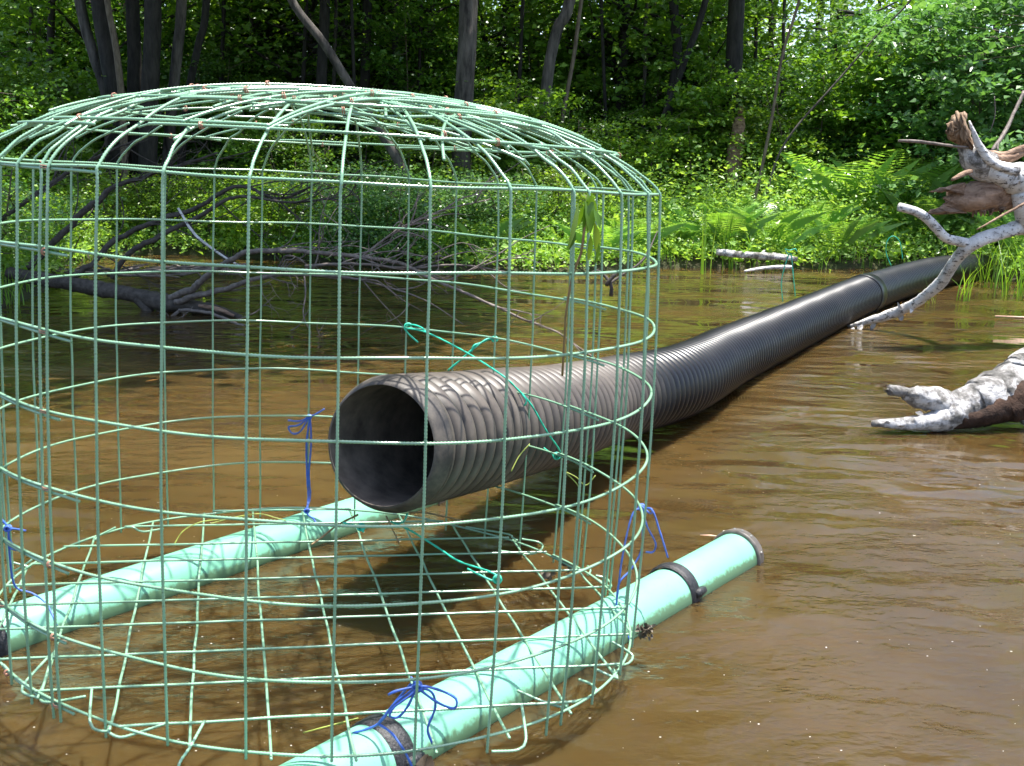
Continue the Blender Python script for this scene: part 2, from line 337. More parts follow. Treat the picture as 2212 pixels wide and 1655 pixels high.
for a in front+back:
    th = a*D2; tilt = rv.uniform(-.004, .004)
    low = rv.uniform(-.035, -.008)
    pts = []
    for z in np.linspace(low, BASE-.02, 9): pts.append(cyl(th+tilt*(z-.5)+rv.uniform(-.0016, .0016), z, RB+rv.uniform(-.001, .001)))
    R = rad(th, BASE); reach = rv.choice([.12, .2, .32, .5, .75, .95, 1.15, 1.3]) if a not in (260, 272.3, 284, 295.2, 92.8, 69, 114.5, 340, 178) else rv.uniform(.8, 1.3)
    skew = rv.uniform(-.22, .22)
    dirv = np.array([math.cos(th), math.sin(th)]); tan = np.array([-dirv[1], dirv[0]])
    for q in [.0, .012, .03, .06, .10, .16, .24, .34, .46, .6, .78, .95, 1.15, 1.3]:
        if q > reach: break
        p2 = dirv*(R+RB-q*R*.98)+tan*(skew*q*R*.7)
        zz = dome(p2[0], p2[1]) if q > 0.0 else BASE
        pts.append(np.array([p2[0], p2[1], max(zz, BASE)+rv.uniform(-.003, .003)+(q > .1)*rv.uniform(-.004, .006)]))
    o = rib_tube(MB(), pts).build('vertical_bar', M['rebar'], cage)
# horizontal hoops: two overlapping half hoops per level, lapped and tied near two seams
ties = []
for k in range(8):
    z = BASE-k*s
    o1 = rv.uniform(-2, 2)
    for (a0, a1, dz, dr) in ((204+o1, 383+rv.uniform(-3, 3), 0, -RB), (372+o1, 590+(6 if k == 0 else rv.uniform(-3, 2)), -.011, -RB)):
        th = np.linspace(a0, a1, 150)*D2
        wob = .0022*np.sin(th*5+k)+.0014*np.sin(th*11+2*k)
        P = cyl(th, z, dr)+np.stack([0*th, 0*th, wob+dz*np.clip((th-th[0])/.1*0+1, 0, 1)*(1 if dz else 0)*np.exp(-np.minimum(abs(th-th[0]), abs(th-th[-1]))*3)], -1)
        rib_tube(MB(), P).build('hoop_bar', M['rebar'], cage)
    for a in (208, 217.5, 224.5, 14+rv.uniform(-2, 2)): ties.append((cyl(a*D2, z-.005, 0), 'h' if rv.random() < .6 else 'v'))
# dome bars laid across the verticals: rings of straight-ended chords and long arching bars
def domeline(p, q, n_=26, dz=.004, bend=0.0):
    p, q = np.array(p, float), np.array(q, float); t = np.linspace(0, 1, n_)[:, None]; L = p*(1-t)+q*t
    nrm = np.array([-(q-p)[1], (q-p)[0]]); L = L+nrm*bend*(4*t*(1-t))
    return np.column_stack([L, dome(L[:, 0], L[:, 1])+dz])
Rm = cp['R']
def pol(a, f): return np.array([math.cos(a*D2), math.sin(a*D2)])*f*rad(a*D2, BASE)
for lvl, (f, seg) in enumerate([(.86, 46), (.66, 62), (.46, 80), (.26, 110)]):
    a = rv.uniform(0, 40)
    while a < 385:
        w_ = seg+rv.uniform(-8, 14); ths = np.linspace(a, a+w_, 9); ff = f+rv.uniform(-.02, .02)
        pts2 = [pol(q, ff) for q in ths]
        e0 = pts2[0]+(pts2[0]-pts2[1])*rv.uniform(.2, 1.0); e1 = pts2[-1]+(pts2[-1]-pts2[-2])*rv.uniform(.3, 1.5)
        pts2 = np.array([e0]+pts2+[e1]); dz = rv.choice([.007, .009, -.006])
        P = np.column_stack([pts2, dome(pts2[:, 0], pts2[:, 1])+dz])
        rib_tube(MB(), catmull(P, n=8)).build('dome_bar', M['rebar'], cage)
        for kk in (2, 6):
            ties.append((P[kk], 'v'))
        a += w_-rv.uniform(6, 16)
for (a0, f0, a1, f1, bd) in [(200, .93, 330, .9, .05), (188, .9, 20, .88, .0), (215, .95, 352, .93, -.02), (165, .9, 45, .86, .03), (150, .92, 8, .9, -.03), (232, .55, 335, .8, .05),
                             (140, .8, 350, .85, .04), (205, .7, 2, .95, .02), (120, .85, 40, .9, -.05), (180, .6, 300, .8, .02), (245, .35, 300, .88, 0), (255, .1, 286, .80, .03), (268, .2, 245, .7, 0), (120, .5, 320, .72, .02), (195, .8, 60, .8, .06)]+[(rv.uniform(180, 300), rv.uniform(.3, .95), rv.uniform(-60, 120), rv.uniform(.4, .95), rv.uniform(-.09, .09)) for _ in range(34)]:
    P = domeline(pol(a0, f0), pol(a1, f1), 40, rv.uniform(-.008, .012), bd)
    rib_tube(MB(), P).build('dome_bar', M['rebar'], cage); ties.append((P[12], 'v')); ties.append((P[28], 'v'))
# floor grid
FZ = 0.004
def floorline(ang, off, ext=(0, 0)):
    a = ang*D2; d = np.array([math.cos(a), math.sin(a)]); nn = np.array([d[1], -d[0]])*off*-1*-1
    nn = np.array([math.sin(a), -math.cos(a)])*off
    tt = []
    for sg in (-1, 1):
        t = 0
        while np.hypot(*(nn+d*t*sg)) < rad(math.atan2(*(nn+d*t*sg)[::-1]), 0): t += .004
        tt.append(t)
    return nn, d, -tt[0]-ext[0], tt[1]+ext[1]
for ang, offs, zz, ext in ((95, [-.738, -.596, -.443, -.294, -.143, .01, .164, .314, .466, .621, .742], .0, (.012, .0)), (1.5, [-.72, -.585, -.421, -.291, -.142, -.014, .126, .284, .438, .6, .755], .0058, (.0, -.01))):
    for of in offs:
        nn, d, t0, t1 = floorline(ang, of, ext)
        t = np.linspace(t0, t1, 14); wob = np.array([rv.uniform(-.002, .002) for _ in t])
        P = np.column_stack([nn[0]+d[0]*t+wob*d[1], nn[1]+d[1]*t-wob*d[0], np.full(14, FZ+zz-.006)])
        rib_tube(MB(), P).build('floor_bar', M['rebar'], cage)
# bent hooks where floor bars wrap round the bottom hoop; traced on the floor plane of the cage
def fpt(c, x, y, z=0.0):
    u = ({5: 0, 6: 700}[c]+x/2.759)*.9668; v = (1112+y/2.759)*.9668
    q = A.T @ ray(u, v); c0 = to_cage(CW)[0]; return c0+q*((z-c0[2])/q[2])
hooks = [[(5, 290, 990, .01), (5, 140, 1160, -.005), (5, 160, 1212, -.012), (5, 235, 1232, -.01)],
         [(5, 530, 1225, .004), (5, 300, 1262, -.004), (5, 248, 1238, -.01), (5, 262, 1180, 0), (5, 325, 960, .004)],
         [(5, 565, 1178, .03), (5, 555, 1385, .002), (5, 605, 1435, -.01), (5, 668, 1440, -.01)],
         [(5, 685, 1385, .0), (5, 668, 1440, -.008), (5, 740, 1478, -.012), (5, 850, 1450, -.004), (5, 1030, 1390, .004)],
         [(5, 1262, 1375, .03), (5, 1170, 1540, .01), (5, 1105, 1640, -.01), (5, 1110, 1720, -.012), (5, 1150, 1740, -.012)],
         [(6, 1285, 1275, .03), (6, 1300, 1380, .02), (6, 1310, 1500, .004), (6, 1262, 1555, -.008), (6, 1100, 1565, -.004)],
         [(6, 1255, 1188, .012), (6, 1430, 1262, .0), (6, 1565, 1296, -.008), (6, 1550, 1255, -.004)],
         [(6, 1635, 1120, .02), (6, 1710, 1148, .01), (6, 1745, 1180, 0), (6, 1715, 1225, -.008), (6, 1600, 1262, -.006)],
         [(6, 1730, 1052, .012), (6, 1868, 1112, -.004), (6, 1850, 1058, -.002)],
         [(6, 1840, 888, .02), (6, 1920, 935, .008), (6, 1970, 975, -.002), (6, 1945, 1020, -.008), (6, 1870, 1040, -.004)],
         [(6, 1285, 255, .01), (6, 1390, 275, .0), (6, 1412, 310, -.006), (6, 1340, 348, -.008), (6, 1150, 328, -.004)],
         [(6, 940, 180, .0), (6, 1200, 225, .004), (6, 1225, 245, 0), (6, 1260, 265, -.004)],
         [(5, 715, 182, .02), (5, 600, 240, -.002), (5, 585, 262, -.006)], [(5, 780, 182, .01), (5, 820, 182, .01), (5, 880, 210, -.004), (5, 1010, 190, -.004)],
         [(5, 80, 400, .01), (5, 190, 430, -.004)], [(5, 210, 368, .0), (5, 175, 400, -.006), (5, 60, 470, -.002)],
         [(6, 1690, 420, .0), (6, 1710, 450, -.004), (6, 1690, 480, -.01)], [(6, 1740, 480, .004), (6, 1810, 500, 0), (6, 1830, 550, -.006), (6, 1700, 470, -.006)]]
for hk in hooks:
    P = [fpt(c, x, y, z) for c, x, y, z in hk]; rib_tube(MB(), catmull(P, step=.01)).build('bent_bar_end', M['rebar'], cage)
# rusty wire ties
for j, (p, kind) in enumerate(ties[::2][:95]):
    th0 = math.atan2(p[1], p[0]); t = np.linspace(0, 2*math.pi*1.6, 22); a_ = 0
    e1 = np.array([-math.sin(th0), math.cos(th0), 0]); e2 = np.array([0, 0, 1.0]) if kind == 'h' else np.array([0, 0, 1.0])
    er = np.array([math.cos(th0), math.sin(th0), 0.])
    if kind == 'h': P = p+np.outer(np.cos(t)*.012, e1)+np.outer(np.sin(t)*.006, er)+np.outer(t*.0006, e2)
    else: P = p+np.outer(np.cos(t)*.0065, e2)+np.outer(np.sin(t)*.006, er)+np.outer(t*.0006, e1)
    P = np.vstack([P, P[-1]+np.array([0, 0, .006])+er*.008])
    MB().tube(P, .0011, 5).build('wire_tie', M['copper'], cage)

# ------------------------------------------------------------------ big corrugated drain pipe
PC = np.array([[-0.337, 2.637, 0.49], [-0.076, 3.195, 0.408], [0.171, 3.766, 0.326], [0.434, 4.402, 0.252], [0.833, 5.123, 0.195], [1.244, 6.039, 0.162], [1.779, 7.078, 0.146],
               [2.4, 8.234, 0.143], [3.096, 9.488, 0.148], [3.91, 10.784, 0.158], [4.831, 12.092, 0.166], [5.821, 13.402, 0.12], [6.9, 14.8, .0]])
pd = catmull(PC, step=.02); dd = np.concatenate([[0], np.cumsum(np.linalg.norm(np.diff(pd, axis=0), axis=1))])
def pat(t): return np.stack([np.interp(t, dd, pd[:, i]) for i in range(3)], -1)
pipe = empty('drain_pipe', (PC[0][0], PC[0][1], PC[0][2]-.183), 'long black corrugated drainage pipe running from inside the cage to the far bank', 'pipe')
def corr(name, t0, t1, material, amp=.017, RO=.183, pitch=.057, sides=72, seedw=0):
    k = int((t1-t0)/pitch*10)+1; t = np.linspace(t0, t1, k); ph = ((t/pitch) % 1)
    g = np.exp(-((ph-.5)/.19)**2); prof = RO-amp*(1-np.clip(abs(np.cos(ph*np.pi)), 0, 1)**.55)
    wob = .0009*np.sin(np.linspace(0, 2*np.pi, sides, endpoint=False)[None]*3+t[:, None]*9)
    mb = MB(); mb.tube(pat(t), prof[:, None]+wob, sides, caps=False)
    o = mb.build(name, material, pipe, loc=None); o.location = tuple(-np.array(pipe.location))
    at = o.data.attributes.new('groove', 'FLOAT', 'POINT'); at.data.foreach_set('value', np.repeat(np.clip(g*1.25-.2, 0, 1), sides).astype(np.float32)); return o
TM = 2.25; TCP = np.interp(9.75, pd[:, 1], dd)
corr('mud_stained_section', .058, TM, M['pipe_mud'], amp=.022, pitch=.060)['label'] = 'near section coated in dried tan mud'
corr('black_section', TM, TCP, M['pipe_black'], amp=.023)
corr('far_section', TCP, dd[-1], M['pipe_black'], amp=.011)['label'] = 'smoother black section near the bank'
t = np.array([0, .0, .004, .012, .03, .05, .058, .062]); rr = np.array([.158, .161, .166, .170, .178, .183, .183, .176]); t[1] = .0005
mb = MB(); mb.tube(pat(t), rr, 96, caps=False); o = mb.build('mouth_rim', M['rim'], pipe); o.location = tuple(-np.array(pipe.location))
t = np.linspace(0.0, 8, 260); a_ = .158+.0018*np.sin(t/.057*2*np.pi); mb = MB(); mb.tube(pat(t), a_, 64, caps=False); o = mb.build('inner_lining', M['lining'], pipe); o.location = tuple(-np.array(pipe.location))
t = np.array([TCP-.1, TCP-.098, TCP-.09, TCP+.09, TCP+.098, TCP+.1]); mb = MB(); mb.tube(pat(t), [.181, .189, .192, .192, .189, .181], 64, caps=False); o = mb.build('coupling_band', M['pipe_black'], pipe); o.location = tuple(-np.array(pipe.location))

# ------------------------------------------------------------------ green floats
def floatpipe(P0, P1, label, straps, cap0, cap1, r=.082):
    P0, P1 = np.array(P0), np.array(P1); d = norm(P1-P0); L = np.linalg.norm(P1-P0)
    e = empty('float_pipe', P0, label, 'float', 'green floats carrying the cage')
    def part(mb, nm, mt): o = mb.build(nm, mt, e); o.location = tuple(-P0); return o
    tt = np.linspace(0, L, 80); P = P0+np.outer(tt, d); P[:, 2] += .004*np.sin(tt*2.1)
    part(MB().tube(P, r, 64), 'tube', M['float'])
    for t0, wd in straps:
        ts = np.linspace(t0-wd/2, t0+wd/2, 9); prof = np.array([-.001, .0045, .006, .0055, .006, .0055, .006, .0045, -.001])+r
        part(MB().tube(P0+np.outer(ts, d)+np.array([0, 0, .003]), prof, 64, caps=False), 'black_strap', M['rubber'])
        a_ = norm(np.cross(d, [0, 0, 1])); bx = P0+d*t0+a_*(r+.008)*.93+np.array([0, 0, .018])
        part(MB().tube([bx-d*.006, bx+d*.012, bx+d*.04], [.013, .015, .012], 6), 'strap_buckle', M['rubber'])
    for t0, cm, sg in ((0, cap0, -1), (L, cap1, 1)):
        if cm is None: continue
        ts = np.array([-.034, -.033, -.027, -.026, 0, .006, .010, .010]) if cm == 'grey' else np.array([-.05, -.048, -.035, -.034, 0, .006, .01, .01])
        rr = np.array([r, r+.009, r+.009, r+.006, r+.006, r+.002, r-.012, .002])
        c_ = P0+d*t0; part(MB().tube(c_+np.outer(ts*sg, d), rr, 48), 'end_cap', M['cap'] if cm == 'grey' else M['rubber'])
        a1 = norm(np.cross(d, [0, 0, 1])); a2 = np.cross(a1, d)
        for an in (60, 82, 100, 128, 20):
            q = c_-d*sg*.016+(a1*math.cos(an*D2)+a2*math.sin(an*D2))*(r+.006); nn_ = norm(q-(c_-d*sg*.016))
            part(MB().tube([q-nn_*.002, q+nn_*.004], .003, 6), 'bolt', M['steel'])
FR = .078; fz = .006
def axis(w1, w2, f0, f1):
    W1, W2 = atz(*w1), atz(*w2); d = norm(W2-W1); n_ = np.array([-d[1], d[0], 0]); n_ = n_ if n_[1] > 0 else -n_
    q = n_*FR; P0, P1 = W1+q-d*f0, W2+q+d*f1; P0[2] = P1[2] = fz; return P0, P1, d
B0, A0, d0 = axis((1125, 1527), (1640, 1217), 1.35, .02)
strap1 = atz(1515, 1262, fz+.05); strap2 = atz(842, 1600, fz+.05)
floatpipe(B0, A0, 'green float pipe on the camera side with a grey bolted end cap and black straps', [(np.dot(strap1-B0, d0), .045), (np.dot(strap2-B0, d0), .06)], 'rubber', 'grey', FR)
Cq, Eq, d1 = axis((38, 1404), (683, 1180), .07, .62)
floatpipe(Cq, Eq, 'green float pipe behind the cage with a black end cap, passing under the pipe mouth', [], 'rubber', 'grey', FR)

# ------------------------------------------------------------------ ropes and cords
def rope(name, P, mat_, r, label, cat, group=None, extra=(), step=.006):
    P = np.array(P); loc = P[0]
    mb = MB(); Q = catmull(P, step=step); mb.tube(Q, r*(1+.12*np.sin(np.arange(len(Q))*1.3)), 6)
    for E_ in extra: Q = catmull(np.array(E_), step=step); mb.tube(Q, r*(1+.12*np.sin(np.arange(len(Q))*1.3)), 6)
    return tag(mb.build(name, mat_, loc=loc), label, cat, group)
def knot(p, R=.011, turns=3, ax=(0, 1, 0)):
    R = R*.62; p = np.array(p); t = np.linspace(0, turns*2*math.pi, 16*turns)
    return p+np.column_stack([R*np.cos(t)*(1+.25*np.sin(t*.7)), R*.8*np.sin(t*1.3), R*np.sin(t)])
c6, c3, c4 = (lambda x, y, d_: aty((700+x/2.759)*.9668, (1112+y/2.759)*.9668, d_)), (lambda x, y, d_: aty((x/2.759)*.9668, (700+y/2.759)*.9668, d_)), (lambda x, y, d_: aty((700+x/2.759)*.9668, (700+y/2.759)*.9668, d_))
G_ = 'blue ropes lashing the cage to its floats'
rope('blue_rope', [c3(1912, 630, 3.28), c3(1890, 800, 3.27), c3(1893, 1000, 3.27), c3(1900, 1130, 3.27), c3(1890, 1225, 3.22)], M['blue'], .003, 'blue rope left of the pipe mouth, hanging from a hoop to the float behind', 'rope', G_,
     extra=[[c3(1912, 630, 3.28), c3(1918, 800, 3.27), c3(1905, 980, 3.27), c3(1912, 1130, 3.27), c3(1890, 1225, 3.22), c3(1935, 1270, 3.2), c3(1955, 1310, 3.18)], knot(c3(1905, 640, 3.28), .01), knot(c3(1892, 1218, 3.22), .01),
            [c3(1905, 640, 3.28), c3(1950, 620, 3.27), c3(2000, 590, 3.26)], [c3(1905, 640, 3.28), c3(1845, 665, 3.27), c3(1775, 660, 3.27)],
            [c3(1905, 640, 3.28), c3(1840, 690, 3.27), c3(1780, 700, 3.27), c3(1800, 740, 3.27), c3(1850, 730, 3.27), c3(1905, 640, 3.28)]])
kn = c6(640, 1165, 1.86)
rope('blue_rope', [c6(240, 1455, 1.92), c6(400, 1395, 1.90), c6(500, 1270, 1.88), kn], M['blue'], .0025, 'blue rope bow over the black strap of the nearer float', 'rope', G_,
     extra=[knot(kn, .012), [kn, c6(560, 1180, 1.85), c6(490, 1200, 1.84), c6(462, 1215, 1.84)], [kn, c6(600, 1215, 1.85), c6(500, 1290, 1.84), c6(470, 1345, 1.84), c6(520, 1355, 1.85), c6(580, 1290, 1.85), kn],
            [kn, c6(700, 1165, 1.86), c6(800, 1195, 1.86), c6(880, 1240, 1.86), c6(870, 1300, 1.86), c6(780, 1270, 1.86), c6(690, 1210, 1.86), kn],
            [kn, c6(730, 1200, 1.87), c6(752, 1290, 1.88), c6(715, 1390, 1.88), c6(705, 1440, 1.88), c6(735, 1520, 1.88)], [c6(400, 1395, 1.9), c6(480, 1450, 1.88), c6(560, 1560, 1.86), c6(610, 1660, 1.85)],
            [kn, c6(620, 1130, 1.86), c6(600, 1105, 1.86)], [c6(400, 1395, 1.9), c6(530, 1230, 1.88), c6(600, 1150, 1.86)]])
kn = c6(2025, 60, 2.66)
rope('blue_rope', [kn, c6(1965, 110, 2.64), c6(1905, 370, 2.62), c6(1865, 690, 2.60)], M['blue'], .0025, 'blue rope tied to the right wall of the cage and down to the nearer float', 'rope', G_,
     extra=[knot(kn, .012), knot(c6(1862, 690, 2.6), .012), [c6(1862, 690, 2.6), c6(1910, 780, 2.56), c6(1955, 890, 2.54)], [c6(1862, 690, 2.6), c6(1800, 665, 2.62), c6(1760, 680, 2.62)],
            [kn, c6(2030, 200, 2.64), c6(2020, 330, 2.63), c6(1960, 440, 2.62), c6(1885, 530, 2.6), c6(1865, 690, 2.6)], [kn, c6(2090, 80, 2.64), c6(2130, 190, 2.63), c6(2165, 300, 2.62), c6(2185, 370, 2.62)],
            [kn, c6(2060, 180, 2.64), c6(2110, 280, 2.63), c6(2095, 335, 2.63), c6(2050, 335, 2.63)], [kn, c6(2085, 70, 2.63), c6(2080, 100, 2.63), c6(2010, 40, 2.65)]])
c5 = lambda x, y, d_: aty((x/2.759)*.9668, (1112+y/2.759)*.9668, d_)
kn = c5(50, 190, 2.42)
rope('blue_rope', [c5(5, 130, 2.42), kn, c5(55, 300, 2.42), c5(90, 540, 2.46), c5(200, 590, 2.47), c5(290, 660, 2.46), c5(350, 790, 2.42)], M['blue'], .0025, 'blue rope at the left edge reaching down to the capped end of the float behind', 'rope', G_,
     extra=[knot(kn, .01), [kn, c5(110, 195, 2.42), c5(160, 205, 2.42)], [kn, c5(60, 260, 2.42), c5(90, 300, 2.42), c5(110, 325, 2.42), c5(60, 310, 2.42)]])
G_ = 'teal cords inside the cage'
rope('teal_cord', [c4(560, 90, 3.25), c4(700, 120, 3.2), c4(940, 240, 3.08), c4(1160, 380, 2.95), c4(1250, 460, 2.93), c4(1340, 560, 2.93), c4(1440, 730, 2.95), c4(1520, 850, 3.02), c4(1500, 885, 3.05)], M['teal'], .0027, 'long teal cord slung over the muddy pipe inside the cage', 'cord', G_,
     extra=[knot(c4(585, 80, 3.25), .014, 2), [c4(560, 90, 3.25), c4(590, 130, 3.24), c4(645, 180, 3.22)], [c4(1280, 490, 2.93), c4(1315, 540, 2.92), c4(1300, 570, 2.92)], knot(c4(1500, 880, 3.05), .014, 3),
            [c4(1500, 880, 3.05), c4(1460, 860, 3.05), c4(1420, 830, 3.05)], [c4(560, 90, 3.25), c4(600, 70, 3.25), c4(660, 85, 3.23), c4(700, 120, 3.2)]])
rope('teal_cord', [c4(1120, 145, 3.24), c4(1060, 165, 3.22), c4(985, 220, 3.2), c4(900, 295, 3.2), c4(830, 352, 3.2)], M['teal'], .003, 'short teal cord looped on a hoop above the pipe', 'cord', G_,
     extra=[knot(c4(1118, 160, 3.24), .012, 3), [c4(1120, 145, 3.24), c4(1050, 175, 3.22), c4(990, 200, 3.2), c4(975, 240, 3.2)]])
rope('teal_cord', [c4(580, 1235, 2.75), c4(560, 1280, 2.74), c4(520, 1300, 2.74), c4(480, 1285, 2.74), c4(600, 1340, 2.72), c4(760, 1440, 2.66), c4(900, 1530, 2.6), c4(1080, 1590, 2.56), c4(1160, 1640, 2.54), c4(1110, 1650, 2.54), c4(1040, 1620, 2.55), c4(950, 1575, 2.57)], M['teal'], .0027,
     'teal cord under the pipe mouth crossing the cage floor', 'cord', G_, extra=[knot(c4(1135, 1640, 2.54), .014, 3)])
rope('teal_cord', [c4(185, 1290, 2.7), c4(230, 1305, 2.68), c4(290, 1318, 2.66), c4(310, 1350, 2.65)], M['teal'], .003, 'short knotted teal cord below the left rim of the pipe mouth', 'cord', G_, extra=[knot(c4(295, 1320, 2.66), .012, 3)])
tq = np.interp(8.0, pd[:, 1], dd); pp = pat(tq); top = pp+np.array([0, 0, .19])
rope('teal_cord', [aty(1691, 652, 7.9), aty(1688, 610, 7.9), aty(1697, 570, 7.9), aty(1708, 548, 7.9), aty(1714, 600, 7.9), aty(1718, 640, 7.9)], M['teal'], .004, 'teal cord standing in a bow on the black pipe before the floating log', 'cord', 'teal cords on the far pipe',
     extra=[[aty(1704, 552, 7.9), aty(1696, 538, 7.9), aty(1706, 541, 7.9), aty(1718, 537, 7.9), aty(1722, 544, 7.9)]], step=.02)
rope('teal_cord', [aty(1925, 575, 10.1), aty(1914, 545, 10.1), aty(1917, 520, 10.1), aty(1930, 510, 10.1), aty(1944, 524, 10.1), aty(1950, 560, 10.1)], M['teal'], .004, 'thin teal cord arching over the far pipe beside the birch branch', 'cord', 'teal cords on the far pipe', step=.02)

# ------------------------------------------------------------------ things caught on the cage
def leafblade(mb, p, d, L, W, curl=.2, nrm_=None, seg=4):
    p = np.array(p, float); d = norm(d); a_ = nrm_ if nrm_ is not None else norm(np.cross(d, RNG.normal(size=3))); b2 = np.cross(d, a_)
    t = np.linspace(0, 1, seg+1); wv = W*np.sin(np.pi*np.clip(t*.95+.03, 0, 1))**.8
    C_ = p+np.outer(t*L, d)+np.outer(-curl*L*t*t, b2); V_ = np.concatenate([C_+np.outer(wv, a_)+np.outer(wv*.25, b2), C_, C_-np.outer(wv, a_)+np.outer(wv*.25, b2)])
    n_ = seg+1; q = []
    for i in range(seg): q += [[i, i+1, n_+i+1, n_+i], [n_+i, n_+i+1, 2*n_+i+1, 2*n_+i]]
    mb.add(V_, [np.array(q)])
c2 = lambda x, y, d_: aty((700+x/2.759)*.9668, (150+y/2.759)*.9668, d_)
v_ = empty('caught_vine', c2(1640, 1250, 1.98), 'wilted green vine hooked over the front right of the cage', 'vine')
Pv = [c2(1690, 790, 1.98), c2(1670, 1000, 1.97), c2(1650, 1150, 1.98), c2(1600, 1280, 2.0), c2(1560, 1500, 2.02), c2(1550, 1640, 2.05), c2(1535, 1900, 2.1)]
o = MB().tube(catmull(Pv, step=.02), .0028, 6).build('stem', M['vine'], v_); o.location = -v_.location
mb = MB()
for x, y, L, W_, dx in [(1690, 775, .10, .022, .25), (1720, 790, .115, .026, .1), (1700, 830, .09, .02, -.5), (1730, 960, .085, .016, .3), (1660, 800, .12, .012, -.2), (1745, 1010, .07, .012, .05), (1610, 960, .05, .012, -.3), (1600, 1010, .04, .008, -.4), (1750, 900, .05, .012, .6), (1690, 860, .06, .01, .2), (1760, 1060, .06, .009, -.1), (1640, 880, .07, .008, .1)]:
    leafblade(mb, c2(x, y, 1.97)+RNG.normal(size=3)*.006, (dx*.7, .05+RNG.normal()*.3, -1), L*.72, W_*.55, .15, norm(np.array([.8, .5, .2])))
o = mb.build('leaves', M['reed'], v_); o.location = -v_.location
# grass, petals, dead leaves, debris
def grassbit(P, label): return rope('grass_stem', P, M['grassyellow'], .0016, label, 'grass', 'grass stems caught on the cage floor')
grassbit([c5(1075, 285, 2.95), c5(1130, 205, 2.98), c5(1240, 150, 3.0), c5(1400, 130, 3.05), c5(1530, 110, 3.1)], 'pale grass stem arching over the left float')
grassbit([c5(1300, 160, 3.0), c5(1450, 120, 3.05), c5(1600, 100, 3.1), c5(1700, 125, 3.1), c5(1760, 140, 3.1)], 'long yellow grass stem beside the rope on the left float')
grassbit([c5(1870, 1450, 2.0), c5(2000, 1415, 2.0), c5(2207, 1360, 2.02), c6(150, 1400, 2.03)], 'yellow grass stem left of the near strap')
grassbit([c4(1560, 980, 2.95), c4(1620, 1010, 2.95), c4(1680, 1060, 2.95), c4(1740, 1000, 2.95)], 'bent green grass stem hanging below the pipe by the right wall')
grassbit([c4(1220, 975, 2.6), c4(1270, 880, 2.62), c4(1335, 805, 2.64)], 'thin grass stem in front of the muddy pipe')
grassbit([c4(1640, 1120, 2.95), c4(1630, 1060, 2.95), c4(1560, 985, 2.95)], 'drooping grass tip below the bent grass stem')
rope('twig', [c5(2207, 105, 2.8), c5(2080, 170, 2.75), c5(1990, 240, 2.7), c5(1920, 290, 2.66)], M['vine'], .0028, 'thin brown twig under the left rim of the pipe mouth', 'twig', 'twigs under the pipe mouth')
rope('twig', [c6(450, 115, 2.74), c6(480, 180, 2.7), c6(520, 260, 2.66), c6(525, 280, 2.66)], M['vine'], .0022, 'reddish twig sticking down below the pipe mouth', 'twig', 'twigs under the pipe mouth')
rope('twig', [c6(590, 90, 2.95), c6(700, 95, 2.97), c6(820, 120, 2.98), c6(910, 140, 3.0)], M['vine'], .0024, 'long thin twig right of the pipe mouth near the water', 'twig', 'twigs under the pipe mouth')
for i, (x, y, d_, sc, lb) in enumerate([(1590, 415, 2.9, .03, 'dark dead leaf stuck on the right floor bars'), (1460, 465, 2.85, .028, 'black leaf scrap hanging left of the dark dead leaf'), (728, 1600, 1.80, .03, 'dead leaf stuck on the nearer float below the blue bow')]):
    mb = MB()
    for _ in range(5): leafblade(mb, c6(x, y, d_)+RNG.normal(size=3)*.004, RNG.normal(size=3)+np.array([0, 0, -.8]), sc, sc*.35, .4)
    tag(mb.build('dead_leaf', M['deadleaf'], loc=c6(x, y, d_)), lb, 'dead leaf', 'dead leaves on the cage')
mb = MB(); cpt = c6(2050, 820, 2.42)
for _ in range(70): leafblade(mb, cpt+RNG.normal(size=3)*np.array([.008, .008, .008]), RNG.normal(size=3), .014, .0035, .3)
tag(mb.build('debris_clump', M['mudclump'], loc=cpt), 'small clump of wet debris against the nearer float', 'debris')

# ------------------------------------------------------------------ woody limbs
def wob(P, R, amp, step=.03, seed=0):
    r_ = np.random.default_rng(seed); PR = np.column_stack([P, R]); Q = catmull(PR, step=step)
    k = len(Q); n_ = np.cumsum(r_.normal(size=(k, 3)), 0)*.12; n_ -= np.linspace(0, 1, k)[:, None]*n_[-1]
    Q[:, :3] += n_*amp*Q[:, 3:4]; return Q[:, :3], np.maximum(Q[:, 3], .001)
def limb(mb, pix, seed=0, sides=14, rough=.06, amp=.6, step=.03, pinch=None):
    """pix: (u, v, depth, width in picture px)"""
    P = np.array([aty(u, v, d_) for u, v, d_, _ in pix]); R = np.array([w_*d_/F/2 for u, v, d_, w_ in pix])
    Q, R2 = wob(P, R, amp, step, seed); r_ = np.random.default_rng(seed+99); a = np.linspace(0, 2*np.pi, sides, endpoint=False)
    k = np.arange(len(Q))[:, None]
    RR = R2[:, None]*(1+rough*(np.sin(a*2+k*.35+seed)+.7*np.sin(a*3-k*.23+2*seed)+.5*np.sin(a*5+k*.9))+r_.normal(size=(len(Q), sides))*rough*.5)
    mb.tube(Q, RR, sides); return Q
def jag(mb, p, d, L, R, n_=9, seed=0):
    n_ = int(n_*2.2); L = L*.7; R = R*.62                         # splintered end
    r_ = np.random.default_rng(seed)
    a1 = norm(np.cross(d, [.3, .2, 1])); a2 = np.cross(norm(d), a1)
    for i in range(n_):
        an = r_.uniform(0, 6.28); rr = R*r_.uniform(.2, .85); q = p+(a1*math.cos(an)+a2*math.sin(an))*rr
        l = L*r_.uniform(.4, 1.3); e = q+norm(d)*l+r_.normal(size=3)*R*.15
        mb.tube([q-norm(d)*R*.6, (q+e)/2, e], [R*.16, R*.09, .001], 4)
